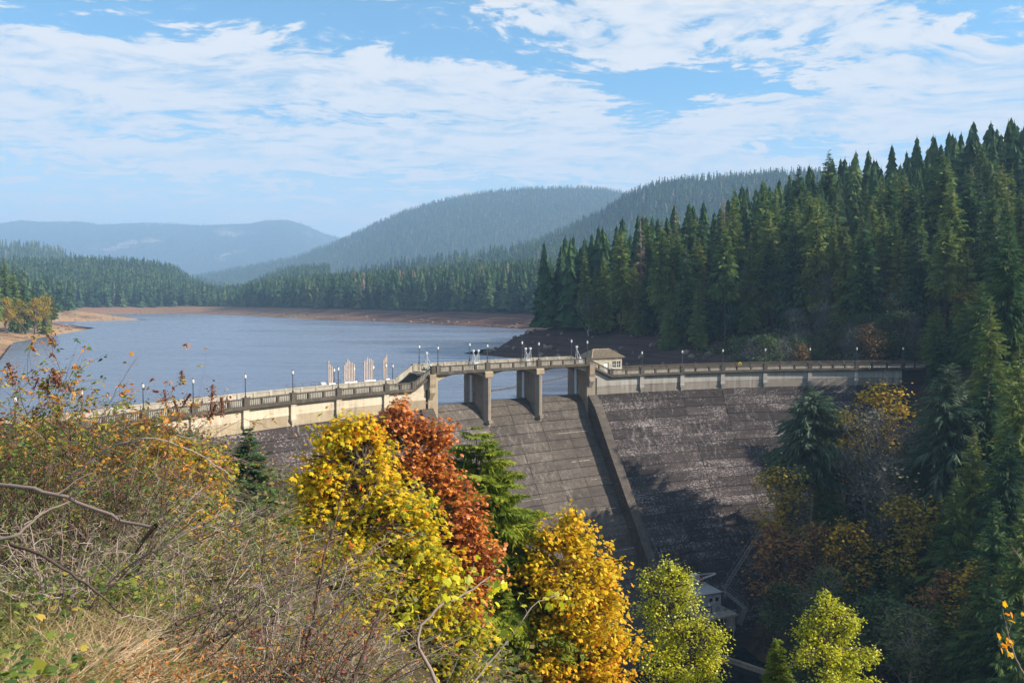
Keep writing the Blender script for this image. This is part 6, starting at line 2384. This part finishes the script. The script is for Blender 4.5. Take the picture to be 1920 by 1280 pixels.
branch('pale sapling with a forked twig in front of the maples', [(830, 1300, 7.6), (800, 1240, 7.7), (775, 1205, 7.8), (790, 1180, 7.9), (812, 1140, 8.0), (880, 1110, 8.3), (930, 1070, 8.6)], 0.020, 0.005, 0.7, 8, 712, 40, M['lf_lime'], 0.09, 'bare_sapling', 'sapling', 'bare saplings on the near slope', kidlen=0.25)
branch('long thin pale twig crossing the golden maple', [(880, 1290, 8.6), (960, 1190, 9.0), (1000, 1130, 9.2), (1050, 1112, 9.4)], 0.010, 0.004, 0.75, 6, 713, 24, M['lf_lime'], 0.085, 'bare_sapling', 'sapling', 'bare saplings on the near slope', kidlen=0.3)
branch('tall thin bare stems rising left of the yellow maple', [(480, 1180, 9.0), (492, 1060, 9.2), (500, 960, 9.4), (505, 880, 9.6)], 0.010, 0.003, 0.1, 10, 714, name='bare_sapling', cat='sapling', group='bare saplings on the near slope')
branch('thin bare stem among the twigs under the left fir', [(395, 1100, 9.4), (420, 1010, 9.6), (445, 960, 9.8)], 0.009, 0.003, 0.1, 8, 715, name='bare_sapling', cat='sapling', group='bare saplings on the near slope')
branch('bare twig with a few orange leaves at the bottom right edge', [(1925, 1275, 9.0), (1905, 1235, 9.0), (1890, 1190, 9.1), (1880, 1140, 9.2)], 0.010, 0.003, 0.75, 6, 716, 14, M['lf_gold'], 0.075, 'bare_sapling', 'sapling', 'bare saplings on the near slope', lt=(0.5, 0.9), kidlen=0.4)
branch('thin bare twig at the right edge above the orange leaved twig', [(1935, 1090, 9.5), (1915, 1050, 9.5), (1895, 1020, 9.6)], 0.008, 0.003, 0.6, 4, 717, name='bare_sapling', cat='sapling', group='bare saplings on the near slope')
branch('very thin twig with a red tip rising over the lake at the left', [(150, 860, 11), (190, 780, 11), (225, 720, 11), (258, 668, 11)], 0.008, 0.002, 0.5, 8, 718, 14, S, 0.06, 'bare_sapling', 'sapling', 'bare saplings on the near slope', lt=(0.7, 1.0))
# a single large yellow leaf cluster at the bottom left
t = thing('yellow_leaf_plant', 'large bright yellow leaves at the bottom left of the slope', 'plant', tuple(at_y(78, 1262, 5.0)))
for rz_, tl_, sz in ((0.15, 1.2, 0.11), (-1.0, 0.5, 0.10), (-1.9, 0.3, 0.09)):
    tm = TM()
    fw = np.array([[math.sin(-rz_), -0.2, math.sin(tl_)]])
    tm.place(*OV, np.zeros((1, 3)), frames(fw, np.array([[0.3, -1.0, 0.6]])), np.array([[sz * 1.3, sz, sz]]), np.array([0.82]))
    tm.build('leaf', M['lf_green'], t)
tm = TM()
tm.tube(np.array([(0, 0, -0.25), (0.01, 0, -0.1), (0, 0, 0)]), 0.004, 0.003, 0.5, 4)
tm.build('stem', M['twig'], t)

# power lines dropping from the upper left
for i, (a, b, lb) in enumerate((((-30, 530, 34), (330, 905, 62), 'topmost thin power line crossing the lake at the left'), ((-30, 578, 34), (300, 870, 62), 'middle thin power line crossing the lake at the left'),
                                ((-30, 628, 34), (260, 850, 60), 'lowest thin power line crossing the lake at the left'))):
    A, B = at_y(*a), at_y(*b)
    t_ = np.linspace(0, 1, 14)[:, None]
    P = A + (B - A) * t_
    P[:, 2:3] -= np.sin(t_ * math.pi) * 0.35
    mb = MB()
    mb.tube([tuple(p - A) for p in P], 0.010, n=4)
    o = mb.build('power_line', M['wire'])
    o.location = tuple(A)
    tag(o, lb, 'power line', 'power lines at the left')

# ------------------------------------------------------------------ haze in the valley air
mb = MB()
mb.box((0, 4900, 428), (12600, 10600, 952))
hm = bpy.data.materials.new('valley_haze')
hm.use_nodes = True
t = NT(hm.node_tree)
t.n.clear()
pv = t.node('ShaderNodeVolumePrincipled')
pv.inputs['Color'].default_value = (0.42, 0.66, 1.0, 1)
pv.inputs['Density'].default_value = 1.9e-4
pv.inputs['Anisotropy'].default_value = 0.0
t.l.new(pv.outputs[0], t.node('ShaderNodeOutputMaterial').inputs['Volume'])
hz = mb.build('haze', hm)
tag(hz, 'pale blue haze filling the valley air', 'haze', kind='stuff')
